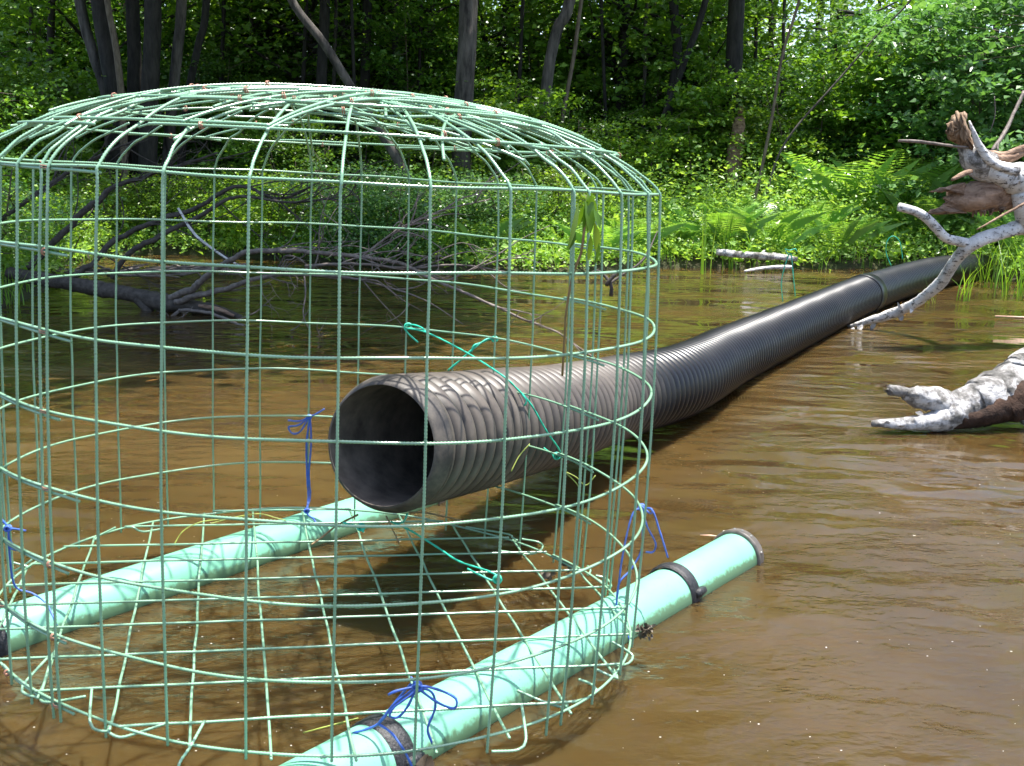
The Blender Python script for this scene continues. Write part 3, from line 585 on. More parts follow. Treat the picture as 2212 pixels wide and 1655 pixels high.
def twigs(mb, Q, n_, L, r0, rng, up=.3, depth=1, frac=(.15, 1.0), dirv=None):
    for _ in range(n_):
        i = int(rng.uniform(*frac)*(len(Q)-2)); T = norm(Q[min(i+1, len(Q)-1)]-Q[i]); d = norm(T*rng.uniform(.4, 1.1)+rng.normal(size=3)*.55+np.array([0, 0, up]))
        if dirv is not None: d = norm(d+dirv)
        l = L*rng.uniform(.4, 1.3); P = [Q[i]]
        for k in range(4):
            d = norm(d+rng.normal(size=3)*.22-np.array([0, 0, .02])); P.append(P[-1]+d*l/4)
        P = catmull(P, n=4); mb.tube(P, np.linspace(r0, r0*.3, len(P)), 5)
        if depth > 0: twigs(mb, P, rng.integers(1, 4), l*.5, r0*.55, rng, up*.5, depth-1, (.25, .95))
# left fallen dead tree
db = empty('dead_branch', aty(298, 690, 8.9), 'dead grey fallen branch with bare twigs lying in the pond by the left bank', 'branch')
def dpart(mb, nm, mt): o = mb.build(nm, mt, db); o.location = -db.location; return o
mb = MB(); limb(mb, [(20, 590, 9.4, 27), (77, 604, 9.3, 29), (210, 625, 9.1, 33), (298, 639, 9.0, 33), (354, 650, 8.9, 40), (413, 660, 8.8, 30), (470, 672, 8.7, 24), (519, 686, 8.6, 14)], 1, 14, .05, .5)
limb(mb, [(300, 645, 9.0, 28), (318, 668, 8.95, 24), (338, 705, 8.9, 22)], 2, 10); dpart(mb, 'trunk', M['deadbranch'])
mb = MB(); limb(mb, [(430, 660, 8.68, 6), (470, 668, 8.58, 11), (505, 682, 8.55, 6)], 5, 8); dpart(mb, 'bare_wood_patch', M['rawwood'])
rg = np.random.default_rng(11)
DL = [([(368, 646, 8.85, 16), (455, 594, 8.6, 14), (529, 548, 8.4, 12), (596, 537, 8.3, 11), (736, 544, 8.0, 9), (859, 562, 7.8, 8), (922, 593, 7.6, 7), (1027, 636, 7.4, 6), (1140, 690, 7.2, 5), (1216, 725, 7.0, 4), (1262, 770, 6.9, 2)], 9, .9, .4),
      ([(378, 650, 8.8, 14), (455, 632, 8.6, 13), (526, 607, 8.4, 10), (631, 592, 8.1, 7), (760, 600, 7.9, 5), (900, 640, 7.6, 3), (1000, 700, 7.4, 2)], 8, .8, .3),
      ([(60, 575, 9.5, 16), (140, 506, 9.5, 14), (210, 450, 9.5, 13), (252, 411, 9.5, 10), (350, 373, 9.5, 8), (470, 330, 9.5, 4)], 6, 1.1, .7),
      ([(120, 610, 9.2, 13), (196, 575, 9.2, 13), (245, 520, 9.3, 12), (343, 467, 9.3, 11), (420, 443, 9.3, 10), (505, 397, 9.3, 8), (596, 425, 9.2, 6), (640, 418, 9.2, 5), (683, 397, 9.1, 3)], 8, 1.0, .4),
      ([(240, 600, 9.1, 12), (287, 544, 9.1, 12), (420, 471, 9.1, 10), (508, 425, 9.1, 7), (631, 438, 9.0, 5), (736, 425, 9.0, 3)], 7, 1.0, .3),
      ([(0, 480, 9.6, 10), (42, 446, 9.6, 10), (140, 383, 9.7, 9), (224, 334, 9.8, 6), (300, 300, 9.8, 3)], 5, 1.0, .5),
      ([(389, 671, 8.7, 8), (449, 674, 8.5, 7), (508, 698, 8.2, 6), (560, 722, 8.0, 5), (631, 750, 7.6, 4), (668, 775, 7.4, 2)], 6, .5, .0),
      ([(389, 671, 8.7, 8), (361, 695, 8.6, 6), (352, 735, 8.5, 4)], 2, .3, 0),
      ([(520, 700, 8.2, 4), (590, 722, 8.0, 4), (648, 731, 7.8, 3), (697, 729, 7.7, 2)], 3, .4, 0),
      ([(660, 575, 8.1, 7), (760, 570, 7.9, 6), (880, 583, 7.8, 5), (1000, 575, 7.7, 4), (1110, 590, 7.6, 2)], 6, .7, .3),
      ([(780, 555, 8.0, 5), (860, 500, 8.1, 5), (960, 455, 8.3, 4), (1060, 430, 8.4, 2)], 5, .7, .4)]
for k, (pl, nt_, L, up) in enumerate(DL):
    mb = MB(); Q = limb(mb, pl, 20+k, 8, .03, 1.5); twigs(mb, Q, nt_+4, L*.8, .0075, rg, up*.6-.1, 2 if k % 2 else 1, dirv=np.array([.4, -.15, 0]))
    dpart(mb, 'limb', M['deadbranch'] if k in (2, 3, 4, 5) else M['deadtwig'])
mb = MB(); limb(mb, [(385, 450, 8.9, 5), (420, 506, 8.8, 6), (473, 548, 8.7, 5), (515, 573, 8.6, 4)], 70, 6, .03, .6); dpart(mb, 'bleached_twig', M['birch'])

def slab(mb, out, depth, thick, seed=0, rough=.012):           # ragged slab of split wood: outline given real thickness
    r_ = np.random.default_rng(seed); O = []
    for i in range(len(out)):
        a, b = np.array(out[i], float), np.array(out[(i+1) % len(out)], float)
        for t in np.linspace(0, 1, 4)[:-1]: O.append(a*(1-t)+b*t)
    O = np.array(O)+r_.normal(size=(len(O), 2))*4; c = O.mean(0); k = len(O); L = []
    for sc, dy in ((.0, -.5), (.45, -.5), (.8, -.35), (1., 0), (.8, .35), (.45, .5), (.0, .5)):
        L.append(np.array([aty(X+q[0]*.3504, Y0+q[1]*.3504, depth+dy*thick+r_.normal()*rough) for q in c+(O-c)*sc]))
    V = np.concatenate(L); j = np.arange(k); q = [np.stack([i*k+j, i*k+(j+1) % k, (i+1)*k+(j+1) % k, (i+1)*k+j], 1) for i in range(6)]
    mb.add(V, [np.concatenate(q)])
# upper birch
X = 1438.6; Y0 = 145
def uc(x, y, d_, w_): return (X+x*.3504, Y0+y*.3504, d_, w_*.3504)
bl = aty(2210, 700, 7.9)
bi = empty('fallen_birch', (float(bl[0]), float(bl[1]), 0.0), 'fallen white birch with broken stubs reaching in over the pipe from the right edge', 'tree')
def bpart(mb, nm, mt): o = mb.build(nm, mt, bi); o.location = -bi.location; return o
mb = MB(); limb(mb, [uc(3600, 820, 8.4, 330), uc(3000, 760, 8.2, 300), uc(2500, 715, 7.9, 240), uc(2207, 700, 7.7, 195), uc(2130, 690, 7.65, 180), uc(2060, 660, 7.62, 140), uc(1990, 625, 7.6, 110), uc(1940, 590, 7.6, 90)], 3, 24, .03, .3, .02)
bpart(mb, 'trunk', M['birch'])
mb = MB(); limb(mb, [uc(2040, 665, 7.66, 110), uc(1960, 625, 7.64, 170), uc(1900, 560, 7.63, 165), uc(1865, 500, 7.63, 120), uc(1850, 450, 7.63, 90)], 4, 20, .06, .3, .02); bpart(mb, 'stub', M['lichen'])
mb = MB(); slab(mb, [(1800, 490), (1745, 445), (1722, 400), (1742, 375), (1735, 345), (1765, 300), (1795, 268), (1815, 285), (1835, 268), (1858, 290), (1852, 330), (1880, 400), (1900, 480), (1915, 540), (1860, 520)], 7.6, .13, 3)
slab(mb, [(1750, 430), (1722, 410), (1735, 370), (1728, 350), (1770, 330), (1790, 420)], 7.54, .05, 5); slab(mb, [(1830, 470), (1800, 330), (1822, 275), (1850, 330), (1870, 440)], 7.53, .05, 6); bpart(mb, 'broken_end', M['rotwood'])
mb = MB(); limb(mb, [uc(2150, 640, 7.58, 90), uc(2060, 610, 7.54, 60), uc(1985, 560, 7.52, 50), uc(1930, 480, 7.52, 42), uc(1895, 400, 7.52, 28), uc(1868, 330, 7.53, 12)], 7, 12, .08, .3, .02); bpart(mb, 'bark_ridge', M['birch'])
mb = MB(); Q = limb(mb, [uc(2160, 790, 7.8, 120), uc(2080, 790, 7.76, 170), uc(1980, 790, 7.72, 185), uc(1880, 800, 7.7, 180), uc(1800, 815, 7.7, 160), uc(1740, 830, 7.7, 120)], 8, 20, .07, .3, .02)
slab(mb, [(1850, 705), (1720, 740), (1610, 770), (1700, 772), (1760, 775), (1840, 790)], 7.62, .08, 11); slab(mb, [(1830, 880), (1710, 850), (1640, 878), (1575, 905), (1700, 912), (1860, 905)], 7.64, .08, 12); slab(mb, [(1800, 770), (1700, 800), (1722, 830), (1700, 860), (1800, 880)], 7.66, .08, 13)
for i_, ox in enumerate((0, 50, 100, 165)): slab(mb, [(1870+ox, 860), (1890+ox, 930-i_*6), (1905+ox, 905), (1915+ox, 925-i_*9), (1940+ox, 860)], 7.68, .05, 20+i_)
bpart(mb, 'bare_log', M['rawwood'])
mb = MB(); Q = limb(mb, [uc(2500, 960, 7.9, 90), uc(2207, 985, 7.8, 95), uc(2110, 1010, 7.75, 85), uc(2000, 1040, 7.7, 80), uc(1880, 1090, 7.7, 85), uc(1790, 1190, 7.8, 75), uc(1700, 1310, 7.95, 72), uc(1600, 1410, 8.1, 66), uc(1450, 1500, 8.3, 64), uc(1300, 1550, 8.45, 56), uc(1180, 1585, 8.55, 32), uc(1120, 1600, 8.6, 12)], 9, 14, .05, .4, .03)
limb(mb, [uc(1870, 1088, 7.7, 60), uc(1790, 1072, 7.66, 58), uc(1720, 1045, 7.62, 56), uc(1640, 960, 7.6, 58), uc(1560, 900, 7.6, 56), uc(1490, 875, 7.6, 54), uc(1436, 862, 7.6, 52)], 10, 14, .03, .3, .03)
r_ = np.random.default_rng(5)
for _ in range(12):
    q = Q[int(len(Q)*r_.uniform(.68, .98))]; leafblade(mb, q+r_.normal(size=3)*.03, r_.normal(size=3), .07, .022, .5)
bpart(mb, 'limb', M['birch'])
mb = MB(); limb(mb, [uc(2190, 760, 7.66, 130), uc(2200, 880, 7.7, 110), uc(2230, 1000, 7.8, 110)], 12, 14, .04, .2); bpart(mb, 'limb', M['birch'])
mb = MB(); limb(mb, [uc(1975, 520, 7.7, 22), uc(2080, 540, 7.75, 36), uc(2207, 505, 7.8, 44), uc(2500, 470, 8, 50)], 13, 8, .2); Q = limb(mb, [uc(2020, 560, 7.7, 60), uc(2120, 560, 7.75, 50), uc(2207, 530, 7.8, 30)], 14, 8, .25); bpart(mb, 'peeling_limb', M['rawwood'])
mb = MB(); limb(mb, [uc(1435, 455, 7.4, 18), uc(1530, 458, 7.42, 18), uc(1640, 470, 7.45, 17), uc(1860, 495, 7.55, 18)], 15, 8, .1, .8); bpart(mb, 'snapped_twig', M['deadtwig'])
mb = MB(); limb(mb, [uc(1765, 695, 7.4, 22), uc(1820, 665, 7.45, 30), uc(1885, 640, 7.5, 26)], 16, 8, .1); bpart(mb, 'snapped_twig', M['rawwood'])
mb = MB(); limb(mb, [uc(1915, 1002, 7.3, 8), uc(2050, 930, 7.3, 15), uc(2207, 845, 7.3, 18), uc(2400, 760, 7.3, 20)], 17, 8, .1); bpart(mb, 'snapped_twig', M['rawwood'])
mb = MB(); limb(mb, [uc(2010, 520, 8.4, 22), uc(2080, 420, 8.5, 24), uc(2140, 300, 8.6, 22), uc(2207, 150, 8.7, 20)], 18, 8, .1); limb(mb, [uc(2045, 520, 8.4, 12), uc(2045, 460, 8.45, 14)], 19, 6, .1)
limb(mb, [uc(2000, 400, 8.6, 5), uc(2030, 290, 8.6, 6), uc(2025, 180, 8.6, 6)], 20, 5); bpart(mb, 'bare_twigs', M['deadtwig'])
# lower birch limb
def lc(x, y, d_, w_): return (1438.6+x*.3504, 676.8+y*.3504, d_, w_*.3504)
bl = atz(2120, 925, 0)
b2 = empty('birch_limb', (float(bl[0]), float(bl[1]), 0.), 'thick lichen-covered birch limb dipping into the water at the right edge, below the fallen birch', 'branch')
mb = MB(); Q = limb(mb, [lc(2900, 100, 5.5, 300), lc(2500, 240, 5.35, 310), lc(2300, 370, 5.25, 330), lc(2150, 450, 5.15, 310), lc(2000, 520, 5.05, 280), lc(1850, 590, 5.0, 225), lc(1720, 650, 4.95, 165), lc(1600, 672, 4.92, 110), lc(1440, 682, 4.9, 72), lc(1270, 680, 4.9, 44)], 31, 24, .045, .25, .015)
limb(mb, [lc(1850, 560, 5.0, 130), lc(1720, 540, 4.98, 140), lc(1600, 520, 4.97, 140), lc(1520, 505, 4.96, 120), lc(1470, 500, 4.95, 70)], 32, 18, .1, .3, .015)
limb(mb, [lc(2207, 520, 5.1, 120), lc(2200, 620, 5.1, 90), lc(2230, 690, 5.1, 50)], 35, 14, .12, .3, .015)
r_ = np.random.default_rng(8)
for _ in range(16):
    q = Q[int(len(Q)*r_.uniform(.55, .95))]; leafblade(mb, q+r_.normal(size=3)*np.array([.03, .03, .02])+np.array([0, -.03, .02]), r_.normal(size=3), .035, .012, .5)
o = mb.build('trunk', M['lichen'], b2); o.location = -b2.location
mb = MB(); limb(mb, [lc(2700, 300, 5.36, 200), lc(2400, 400, 5.22, 240), lc(2200, 500, 5.1, 240), lc(2060, 560, 5.02, 215), lc(1920, 620, 4.97, 165), lc(1800, 665, 4.95, 100), lc(1730, 690, 4.95, 40)], 37, 16, .10, .3, .015); o = mb.build('shaded_underside', M['rot'], b2); o.location = -b2.location  # dark offset limb painting in the shade along the underside
mb = MB(); limb(mb, [lc(1500, 490, 4.95, 62), lc(1430, 480, 4.95, 66), lc(1372, 474, 4.95, 62)], 33, 12, .08, .2, .01); jag(mb, aty(*lc(1380, 470, 4.95, 1)[:3]), np.array([-.8, 0, .5]), .03, .05, 8, 4); o = mb.build('broken_end', M['lichen'], b2); o.location = -b2.location
# floating log and branch by the far bank
mb = MB(); limb(mb, [(1548, 545, 14.15, 13), (1600, 551, 14.1, 15), (1660, 555, 14.05, 15), (1722, 560, 14.0, 10)], 41, 12, .08); limb(mb, [(1640, 553, 14.08, 6), (1652, 541, 14.1, 5)], 43, 6, .05); tag(mb.build('birch_log', M['lichen'], loc=aty(1548, 545, 14.15)), 'pale birch log lying along the water edge of the ferny far bank', 'log')
mb = MB(); limb(mb, [(1608, 586, 13.5, 5), (1650, 579, 13.7, 8), (1700, 577, 13.8, 9), (1712, 578, 13.8, 7)], 42, 8, .08); tag(mb.build('floating_branch', M['birch'], loc=aty(1608, 586, 13.5)), 'short white branch floating in front of the pale log', 'branch')
mb = MB(); limb(mb, [(1330, 590, 9.0, 10), (1310, 615, 9.0, 9), (1335, 600, 9.1, 5), (1390, 560, 9.3, 5), (1420, 500, 9.6, 3)], 44, 7, .08); limb(mb, [(1265, 600, 9.1, 3), (1290, 585, 9.1, 6), (1318, 612, 9., 8), (1320, 640, 9, 8)], 45, 7, .05); tag(mb.build('dead_stick', M['deadbranch'], loc=aty(1320, 640, 9.)), 'dark forked stick poking out of the water behind the right wall of the cage', 'stick')
mb = MB(); mb.tube([atz(2150, 683, .01), atz(2212, 686, .01), atz(2260, 690, .01)], [.008, .01, .008], 6); tag(mb.build('floating_twig', M['petal'], loc=atz(2150, 683, .01)), 'thin pale twig floating at the right edge below the reeds', 'twig')
mb = MB(); leafblade(mb, atz(314, 824, .012), (1, .1, .05), .07, .018, -.1, np.array([0, 1., 0])); tag(mb.build('floating_leaf', plain('orange_leaf', (.55, .22, .03)), loc=atz(314, 824, .01)), 'small orange leaf floating on open water in the left of the cage', 'leaf')
mb = MB(); mb.tube([atz(1512, 1156, .008), atz(1535, 1157, .012), atz(1565, 1160, .008)], [.001, .003, .001], 6); tag(mb.build('straw', M['petal'], loc=atz(1512, 1156, .0)), 'pale straw floating beside the grey cap of the nearer float', 'straw')

# ------------------------------------------------------------------ foliage meshes
def leaves(P, size, rng, flat=.6, droop=.0, asp=.42, fold=.25):
    """P: leaf positions. Each leaf is a folded six-point blade."""
    k = len(P); L = np.reshape(size, (-1, 1))*rng.uniform(.6, 1.3, k)[:, None]; an = rng.uniform(0, 2*np.pi, k)
    d = np.stack([np.cos(an), np.sin(an), rng.normal(size=k)*.45-droop], 1); d = norm(d)
    nn = norm(np.stack([rng.normal(size=k)*flat, rng.normal(size=k)*flat, np.ones(k)], 1)); a_ = norm(np.cross(d, nn)); nn = np.cross(a_, d)
    W_ = L*asp
    V = np.stack([P, P+d*L*.45+a_*W_+nn*W_*fold, P+d*L-nn*L*.08, P+d*L*.45-a_*W_+nn*W_*fold], 1).reshape(-1, 3)
    V_ = V; i = np.arange(k)[:, None]*4
    return V_, [np.concatenate([i+np.array([[0, 1, 2]]), i+np.array([[0, 2, 3]])], 0)]
def blobs(rng, n_, R, H, z0):
    c = np.stack([rng.normal(size=n_)*R*.5, rng.normal(size=n_)*R*.5, z0+H*rng.uniform(0, 1, n_)], 1); return c
def make_shrub(seed, H=3.2, R=1.2, nspray=150, per=34, size=.085, material='leaf_mid', stems=5, flat=.55):
    rng = np.random.default_rng(seed); st = MB(); lf = []
    tips = []
    for _ in range(stems):
        an = rng.uniform(0, 6.28); b0 = np.array([math.cos(an), math.sin(an), 0])*rng.uniform(0, .25)
        top = np.array([math.cos(an)*R*rng.uniform(.2, .9), math.sin(an)*R*rng.uniform(.2, .9), H*rng.uniform(.7, 1)])
        mid = (b0+top)/2+rng.normal(size=3)*.15; Q = catmull([b0, mid, top], n=8); st.tube(Q, np.linspace(.022, .006, len(Q)), 6)
        for k in range(9):
            q = Q[rng.integers(3, len(Q))]; d = norm(rng.normal(size=3)*np.array([1, 1, .35])+[0, 0, .1]); l = R*rng.uniform(.3, .75); e = q+d*l; st.tube([q, (q+e)/2+[0, 0, .04], e], [.007, .005, .002], 4); tips += [q+(e-q)*t_ for t_ in (.35, .6, .85, 1.0)]
    tips = np.array(tips); c = tips[rng.integers(0, len(tips), nspray)]+rng.normal(size=(nspray, 3))*.10
    ext = np.stack([rng.normal(size=nspray)*R*.55, rng.normal(size=nspray)*R*.55, rng.uniform(.05, 1.0, nspray)*H], 1); c = np.where(rng.random(nspray)[:, None] < .45, ext, c)
    P = (c[:, None]+rng.normal(size=(nspray, per, 3))*np.array([.17, .17, .055])).reshape(-1, 3); P[:, 2] = np.maximum(P[:, 2], .03)
    return st, leaves(P, size, rng, flat), P
def proto(name, st, lf, lmat, smat, loc=(0, 0, -50)):
    e = bpy.data.objects.new(name, None); e.empty_display_size = .2
    a = MB().add(lf[0], lf[1]).build('foliage', lmat, None, smooth=False)
    b_ = st.build('stem', smat, None)
    for o in (a, b_): scn.collection.objects.unlink(o); o.parent = e
    return e, a, b_
def place(pr, name, loc, rz, sc, label, cat, group, partname=('foliage', 'stem')):
    e, a, b_ = pr; r = e.copy(); link(r); r.location = loc; r.rotation_euler = (0, 0, rz); r.scale = (sc[0], sc[1], sc[2]) if hasattr(sc, '__len__') else (sc, sc, sc)
    r.name = name; tag(r, label, cat, group)
    for c_, nm in ((a, partname[0]), (b_, partname[1])):
        x = c_.copy(); link(x); x.parent = r; x.name = nm
    return r
shr = []
for i, (mt, H, R, sz, ns) in enumerate([('leaf_mid', 3.2, 1.3, .125, 170), ('leaf_mid', 2.6, 1.2, .08, 180), ('leaf_light', 2.4, 1.1, .105, 140), ('leaf_cool', 3.4, 1.5, .10, 230), ('leaf_dark', 3.2, 1.4, .09, 190), ('leaf_light', 1.3, .9, .06, 130), ('leaf_cool', 1.2, .9, .06, 130)]):
    st, lf, _ = make_shrub(100+i, H, R, ns, 32, sz, mt); shr.append(proto('shrub', st, lf, M[mt], M['bark_brown']))
def crown_mesh(seed, n_sp, R, H, size, mt, per=26):
    rng = np.random.default_rng(seed); st = MB()
    for _ in range(14):
        z = rng.uniform(0, H*.8); an = rng.uniform(0, 6.28); q = np.array([0, 0, z]); e = np.array([math.cos(an)*R*.9, math.sin(an)*R*.9, z+rng.uniform(.1, .9)])
        st.tube(catmull([q, (q+e)/2+rng.normal(size=3)*.15, e], n=5), np.linspace(.04, .008, 11), 6)
    an = rng.uniform(0, 6.28, n_sp); rr = R*np.sqrt(rng.uniform(.02, 1, n_sp)); z = rng.uniform(0, 1, n_sp)**.8*H
    c = np.stack([rr*np.cos(an), rr*np.sin(an), z], 1); P = (c[:, None]+rng.normal(size=(n_sp, per, 3))*np.array([.26, .26, .08])).reshape(-1, 3)
    return proto('crown', st, leaves(P, size, rng, .55), M[mt], M['bark_dark'])
crowns = [crown_mesh(300, 85, 2.4, 5.0, .13, 'leaf_mid'), crown_mesh(301, 85, 2.7, 5.5, .14, 'leaf_dark'), crown_mesh(302, 75, 2.2, 4.5, .12, 'leaf_light')]
DCR = crown_mesh(320, 420, 2.6, 4.0, .14, 'leaf_dark')
under = [crown_mesh(310, 100, 2.0, 3.0, .135, 'leaf_mid', 24), crown_mesh(311, 110, 1.9, 3.0, .10, 'leaf_light', 24), crown_mesh(312, 120, 2.1, 3.2, .10, 'leaf_dark', 24)]

# ------------------------------------------------------------------ trees: traced trunks, real depth
rt = random.Random(21)
def tree(pix, width, depth, barkm, label, group=None, crown=0, ht=9.5, low=True, dead=0, name='tree', lean_keep=True, ch=5.0):
    pts = [aty(u, v, depth) for u, v in pix]                  # from top of picture down to the base
    b_ = pts[-1]; gz = float(hgt(b_[0], b_[1])); d = norm(pts[-1]-pts[-2]) if len(pts) > 1 else np.array([0, 0, -1.])
    base = b_+d*(max(b_[2]-gz, 0)+.25)/max(-d[2], .5); base = np.array([base[0], base[1], gz-.15])
    up = norm(pts[0]-pts[1]) if len(pts) > 1 else np.array([0, 0, 1.])
    top = pts[0]+norm(up*.6+np.array([0, 0, .6]))*max(ht-pts[0][2], .5)
    chain = [top, (top+pts[0])/2+np.array([rt.uniform(-.1, .1), 0, 0])]+pts+[base]; chain = chain[::-1]
    r0 = width*depth/F/2; zz = np.array([c[2] for c in chain]); R = r0*(1.02-.42*np.clip((zz-gz)/ht, 0, 1)); R[0] *= 1.25
    Q = catmull(np.column_stack([chain, R]), step=.12); k = np.arange(len(Q))[:, None]; a = np.linspace(0, 2*np.pi, 14, endpoint=False); sd = rt.uniform(0, 9)
    RR = Q[:, 3:4]*(1+.05*np.sin(a*3+k*.12+sd)+.035*np.sin(a*5-k*.2+sd)+.02*np.random.default_rng(int(sd*1000)).normal(size=(len(Q), 14)))
    loc = np.array([base[0], base[1], gz])
    e = empty(name, loc, label, 'tree', group); mb = MB(); mb.tube(Q[:, :3], RR, 14)
    rng = np.random.default_rng(int(sd*777))
    if dead: twigs(mb, Q[int(len(Q)*.25):int(len(Q)*.75), :3], dead, 1.1, max(.008, r0*.09), rng, .15, 1)
    o = mb.build('trunk', barkm, e, loc=None); o.location = tuple(-loc)
    if crown is not None:
        cr = crowns[crown]; x = cr[1].copy(); link(x); x.parent = e; x.name = 'crown'; x.location = tuple(top-loc-np.array([0, 0, ch])); x.rotation_euler = (0, 0, rt.uniform(0, 6.28))
        y_ = cr[2].copy(); link(y_); y_.parent = e; y_.name = 'limbs'; y_.location = x.location; y_.rotation_euler = x.rotation_euler
    return e
GL = 'dark trunks of the left stand'
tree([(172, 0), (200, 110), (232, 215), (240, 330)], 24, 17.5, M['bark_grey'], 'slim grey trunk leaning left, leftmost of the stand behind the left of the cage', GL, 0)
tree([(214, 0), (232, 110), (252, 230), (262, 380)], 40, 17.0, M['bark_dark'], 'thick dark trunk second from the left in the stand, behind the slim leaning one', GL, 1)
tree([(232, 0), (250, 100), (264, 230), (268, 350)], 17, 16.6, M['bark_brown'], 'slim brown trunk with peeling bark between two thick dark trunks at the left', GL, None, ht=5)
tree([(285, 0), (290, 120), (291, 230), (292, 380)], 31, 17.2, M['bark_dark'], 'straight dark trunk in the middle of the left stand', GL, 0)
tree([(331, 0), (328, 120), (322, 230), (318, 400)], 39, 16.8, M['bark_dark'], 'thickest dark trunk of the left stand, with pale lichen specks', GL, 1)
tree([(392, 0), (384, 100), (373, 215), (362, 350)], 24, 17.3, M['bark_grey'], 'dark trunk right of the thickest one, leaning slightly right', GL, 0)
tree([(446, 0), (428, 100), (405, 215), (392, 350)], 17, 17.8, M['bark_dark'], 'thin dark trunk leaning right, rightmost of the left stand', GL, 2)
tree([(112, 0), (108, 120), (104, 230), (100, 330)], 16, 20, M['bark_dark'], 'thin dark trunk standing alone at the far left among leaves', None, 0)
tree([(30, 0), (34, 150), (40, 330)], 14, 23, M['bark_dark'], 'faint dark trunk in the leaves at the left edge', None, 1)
tree([(625, -10), (700, 95), (775, 215), (835, 305), (880, 380)], 21, 15.8, M['bark_grey'], 'bare grey trunk leaning steeply left above the top of the cage', None, None, ht=6)
GD = 'dark trunks in the shade behind the middle of the cage top'
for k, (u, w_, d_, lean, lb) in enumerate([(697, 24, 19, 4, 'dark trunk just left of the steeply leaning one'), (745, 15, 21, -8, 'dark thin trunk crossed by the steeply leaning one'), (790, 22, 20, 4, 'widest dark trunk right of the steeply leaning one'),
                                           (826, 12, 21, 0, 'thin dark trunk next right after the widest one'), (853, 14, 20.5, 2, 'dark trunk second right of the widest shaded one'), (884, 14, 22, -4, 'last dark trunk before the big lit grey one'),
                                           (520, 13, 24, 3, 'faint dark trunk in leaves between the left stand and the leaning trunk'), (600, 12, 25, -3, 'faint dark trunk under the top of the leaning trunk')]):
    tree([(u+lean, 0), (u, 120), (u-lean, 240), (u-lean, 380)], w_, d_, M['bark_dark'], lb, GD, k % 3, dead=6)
tree([(1012, 0), (1010, 80), (1004, 200), (999, 300), (996, 420)], 42, 16.5, M['bark_grey'], 'big rough grey trunk rising behind the middle of the cage', None, 1, dead=5, ht=11)
tree([(1234, -10), (1205, 60), (1185, 150), (1174, 265), (1168, 380)], 26, 17, M['bark_grey'], 'smooth grey-brown trunk curving right at its top, right of the big rough one', None, 0, dead=4)
tree([(1256, 0), (1238, 130), (1214, 260), (1205, 360)], 10, 17.2, M['bark_brown'], 'pole-thin trunk just right of the smooth curving one', None, None, ht=6)
tree([(1352, 0), (1348, 100), (1342, 220), (1338, 380)], 22, 21, M['bark_dark'], 'dark trunk half hidden by leaves right of the pole-thin trunk', None, 1)
tree([(1090, 40), (1085, 150), (1060, 380)], 14, 22, M['bark_dark'], 'thin dark trunk between the two big grey trunks', None, 0, dead=8)
tree([(1527, -10), (1480, 130), (1440, 240), (1418, 300), (1405, 420)], 15, 18.5, M['bark_dark'], 'dark trunk leaning right over the right edge of the cage', None, 2, dead=3)
tree([(1455, 0), (1462, 130), (1430, 300), (1420, 400)], 22, 19.5, M['bark_dark'], 'dark trunk crossing the right-leaning one', None, 1)
tree([(1592, 0), (1588, 80), (1583, 200), (1572, 300), (1562, 420)], 38, 18.5, M['bark_dark'], 'thick dark trunk above the broken stump', None, 1, ht=10)
tree([(1490, 0), (1494, 100), (1500, 300)], 16, 24, M['bark_dark'], 'thin shaded trunk left of the thick trunk with the stump', None, 0)
tree([(1775, 0), (1770, 60), (1762, 200), (1750, 380)], 18, 26, M['bark_dark'], 'dark trunk against the bright gap, left of a pair', 'two dark trunks against the bright gap', None)
tree([(1800, 0), (1802, 60), (1806, 200), (1810, 380)], 15, 27, M['bark_dark'], 'dark trunk against the bright gap, right of a pair', 'two dark trunks against the bright gap', None)
tree([(1985, 0), (1990, 80), (1995, 300)], 16, 27, M['bark_dark'], 'dark trunk showing above the white-flecked bush at the right', None, None)
tree([(1728, -5), (1690, 120), (1668, 250), (1650, 340), (1634, 415)], 7, 15.6, M['bark_brown'], 'slender curved sapling stem left of the ferns', 'two slender stems sharing one foot', None, ht=6, name='sapling')
tree([(1975, -10), (1900, 70), (1800, 185), (1720, 275), (1680, 340), (1655, 420)], 5, 15.8, M['bark_grey'], 'slender stem leaning far right from beside the curved sapling', 'two slender stems sharing one foot', None, ht=5.5, name='sapling')
for lx, ly, tx, ty, cz in ((-8.2, 9.0, -2.4, 9.0, 4.6), (-9.0, 12.0, -2.0, 11.4, 5.4), (-7.6, 6.5, -4.0, 7.6, 4.6)):
    z0 = float(hgt(lx, ly)); e = empty('tree', (lx, ly, z0), 'tree leaning over the water from the left bank, outside the view', 'tree', 'trees overhanging the left bank'); lo = np.array([lx, ly, z0])
    Q = catmull(np.array([[lx, ly, z0-.2], [lx+.4, ly, z0+3], [(lx+tx)/2, (ly+ty)/2, cz+.8], [tx, ty, cz+1.6]]), n=10); o = MB().tube(Q, np.linspace(.2, .05, len(Q)), 12).build('trunk', M['bark_dark'], e); o.location = tuple(-lo)
    for (ox, oy, oz) in ((.6, 0, 0),):
        x = DCR[1].copy(); link(x); x.parent = e; x.name = 'crown'; x.location = (tx+ox-lx, ty+oy-ly, cz+oz-z0); x.rotation_euler = (0, 0, rt.uniform(0, 6)); x.scale = (1, 1, .6)
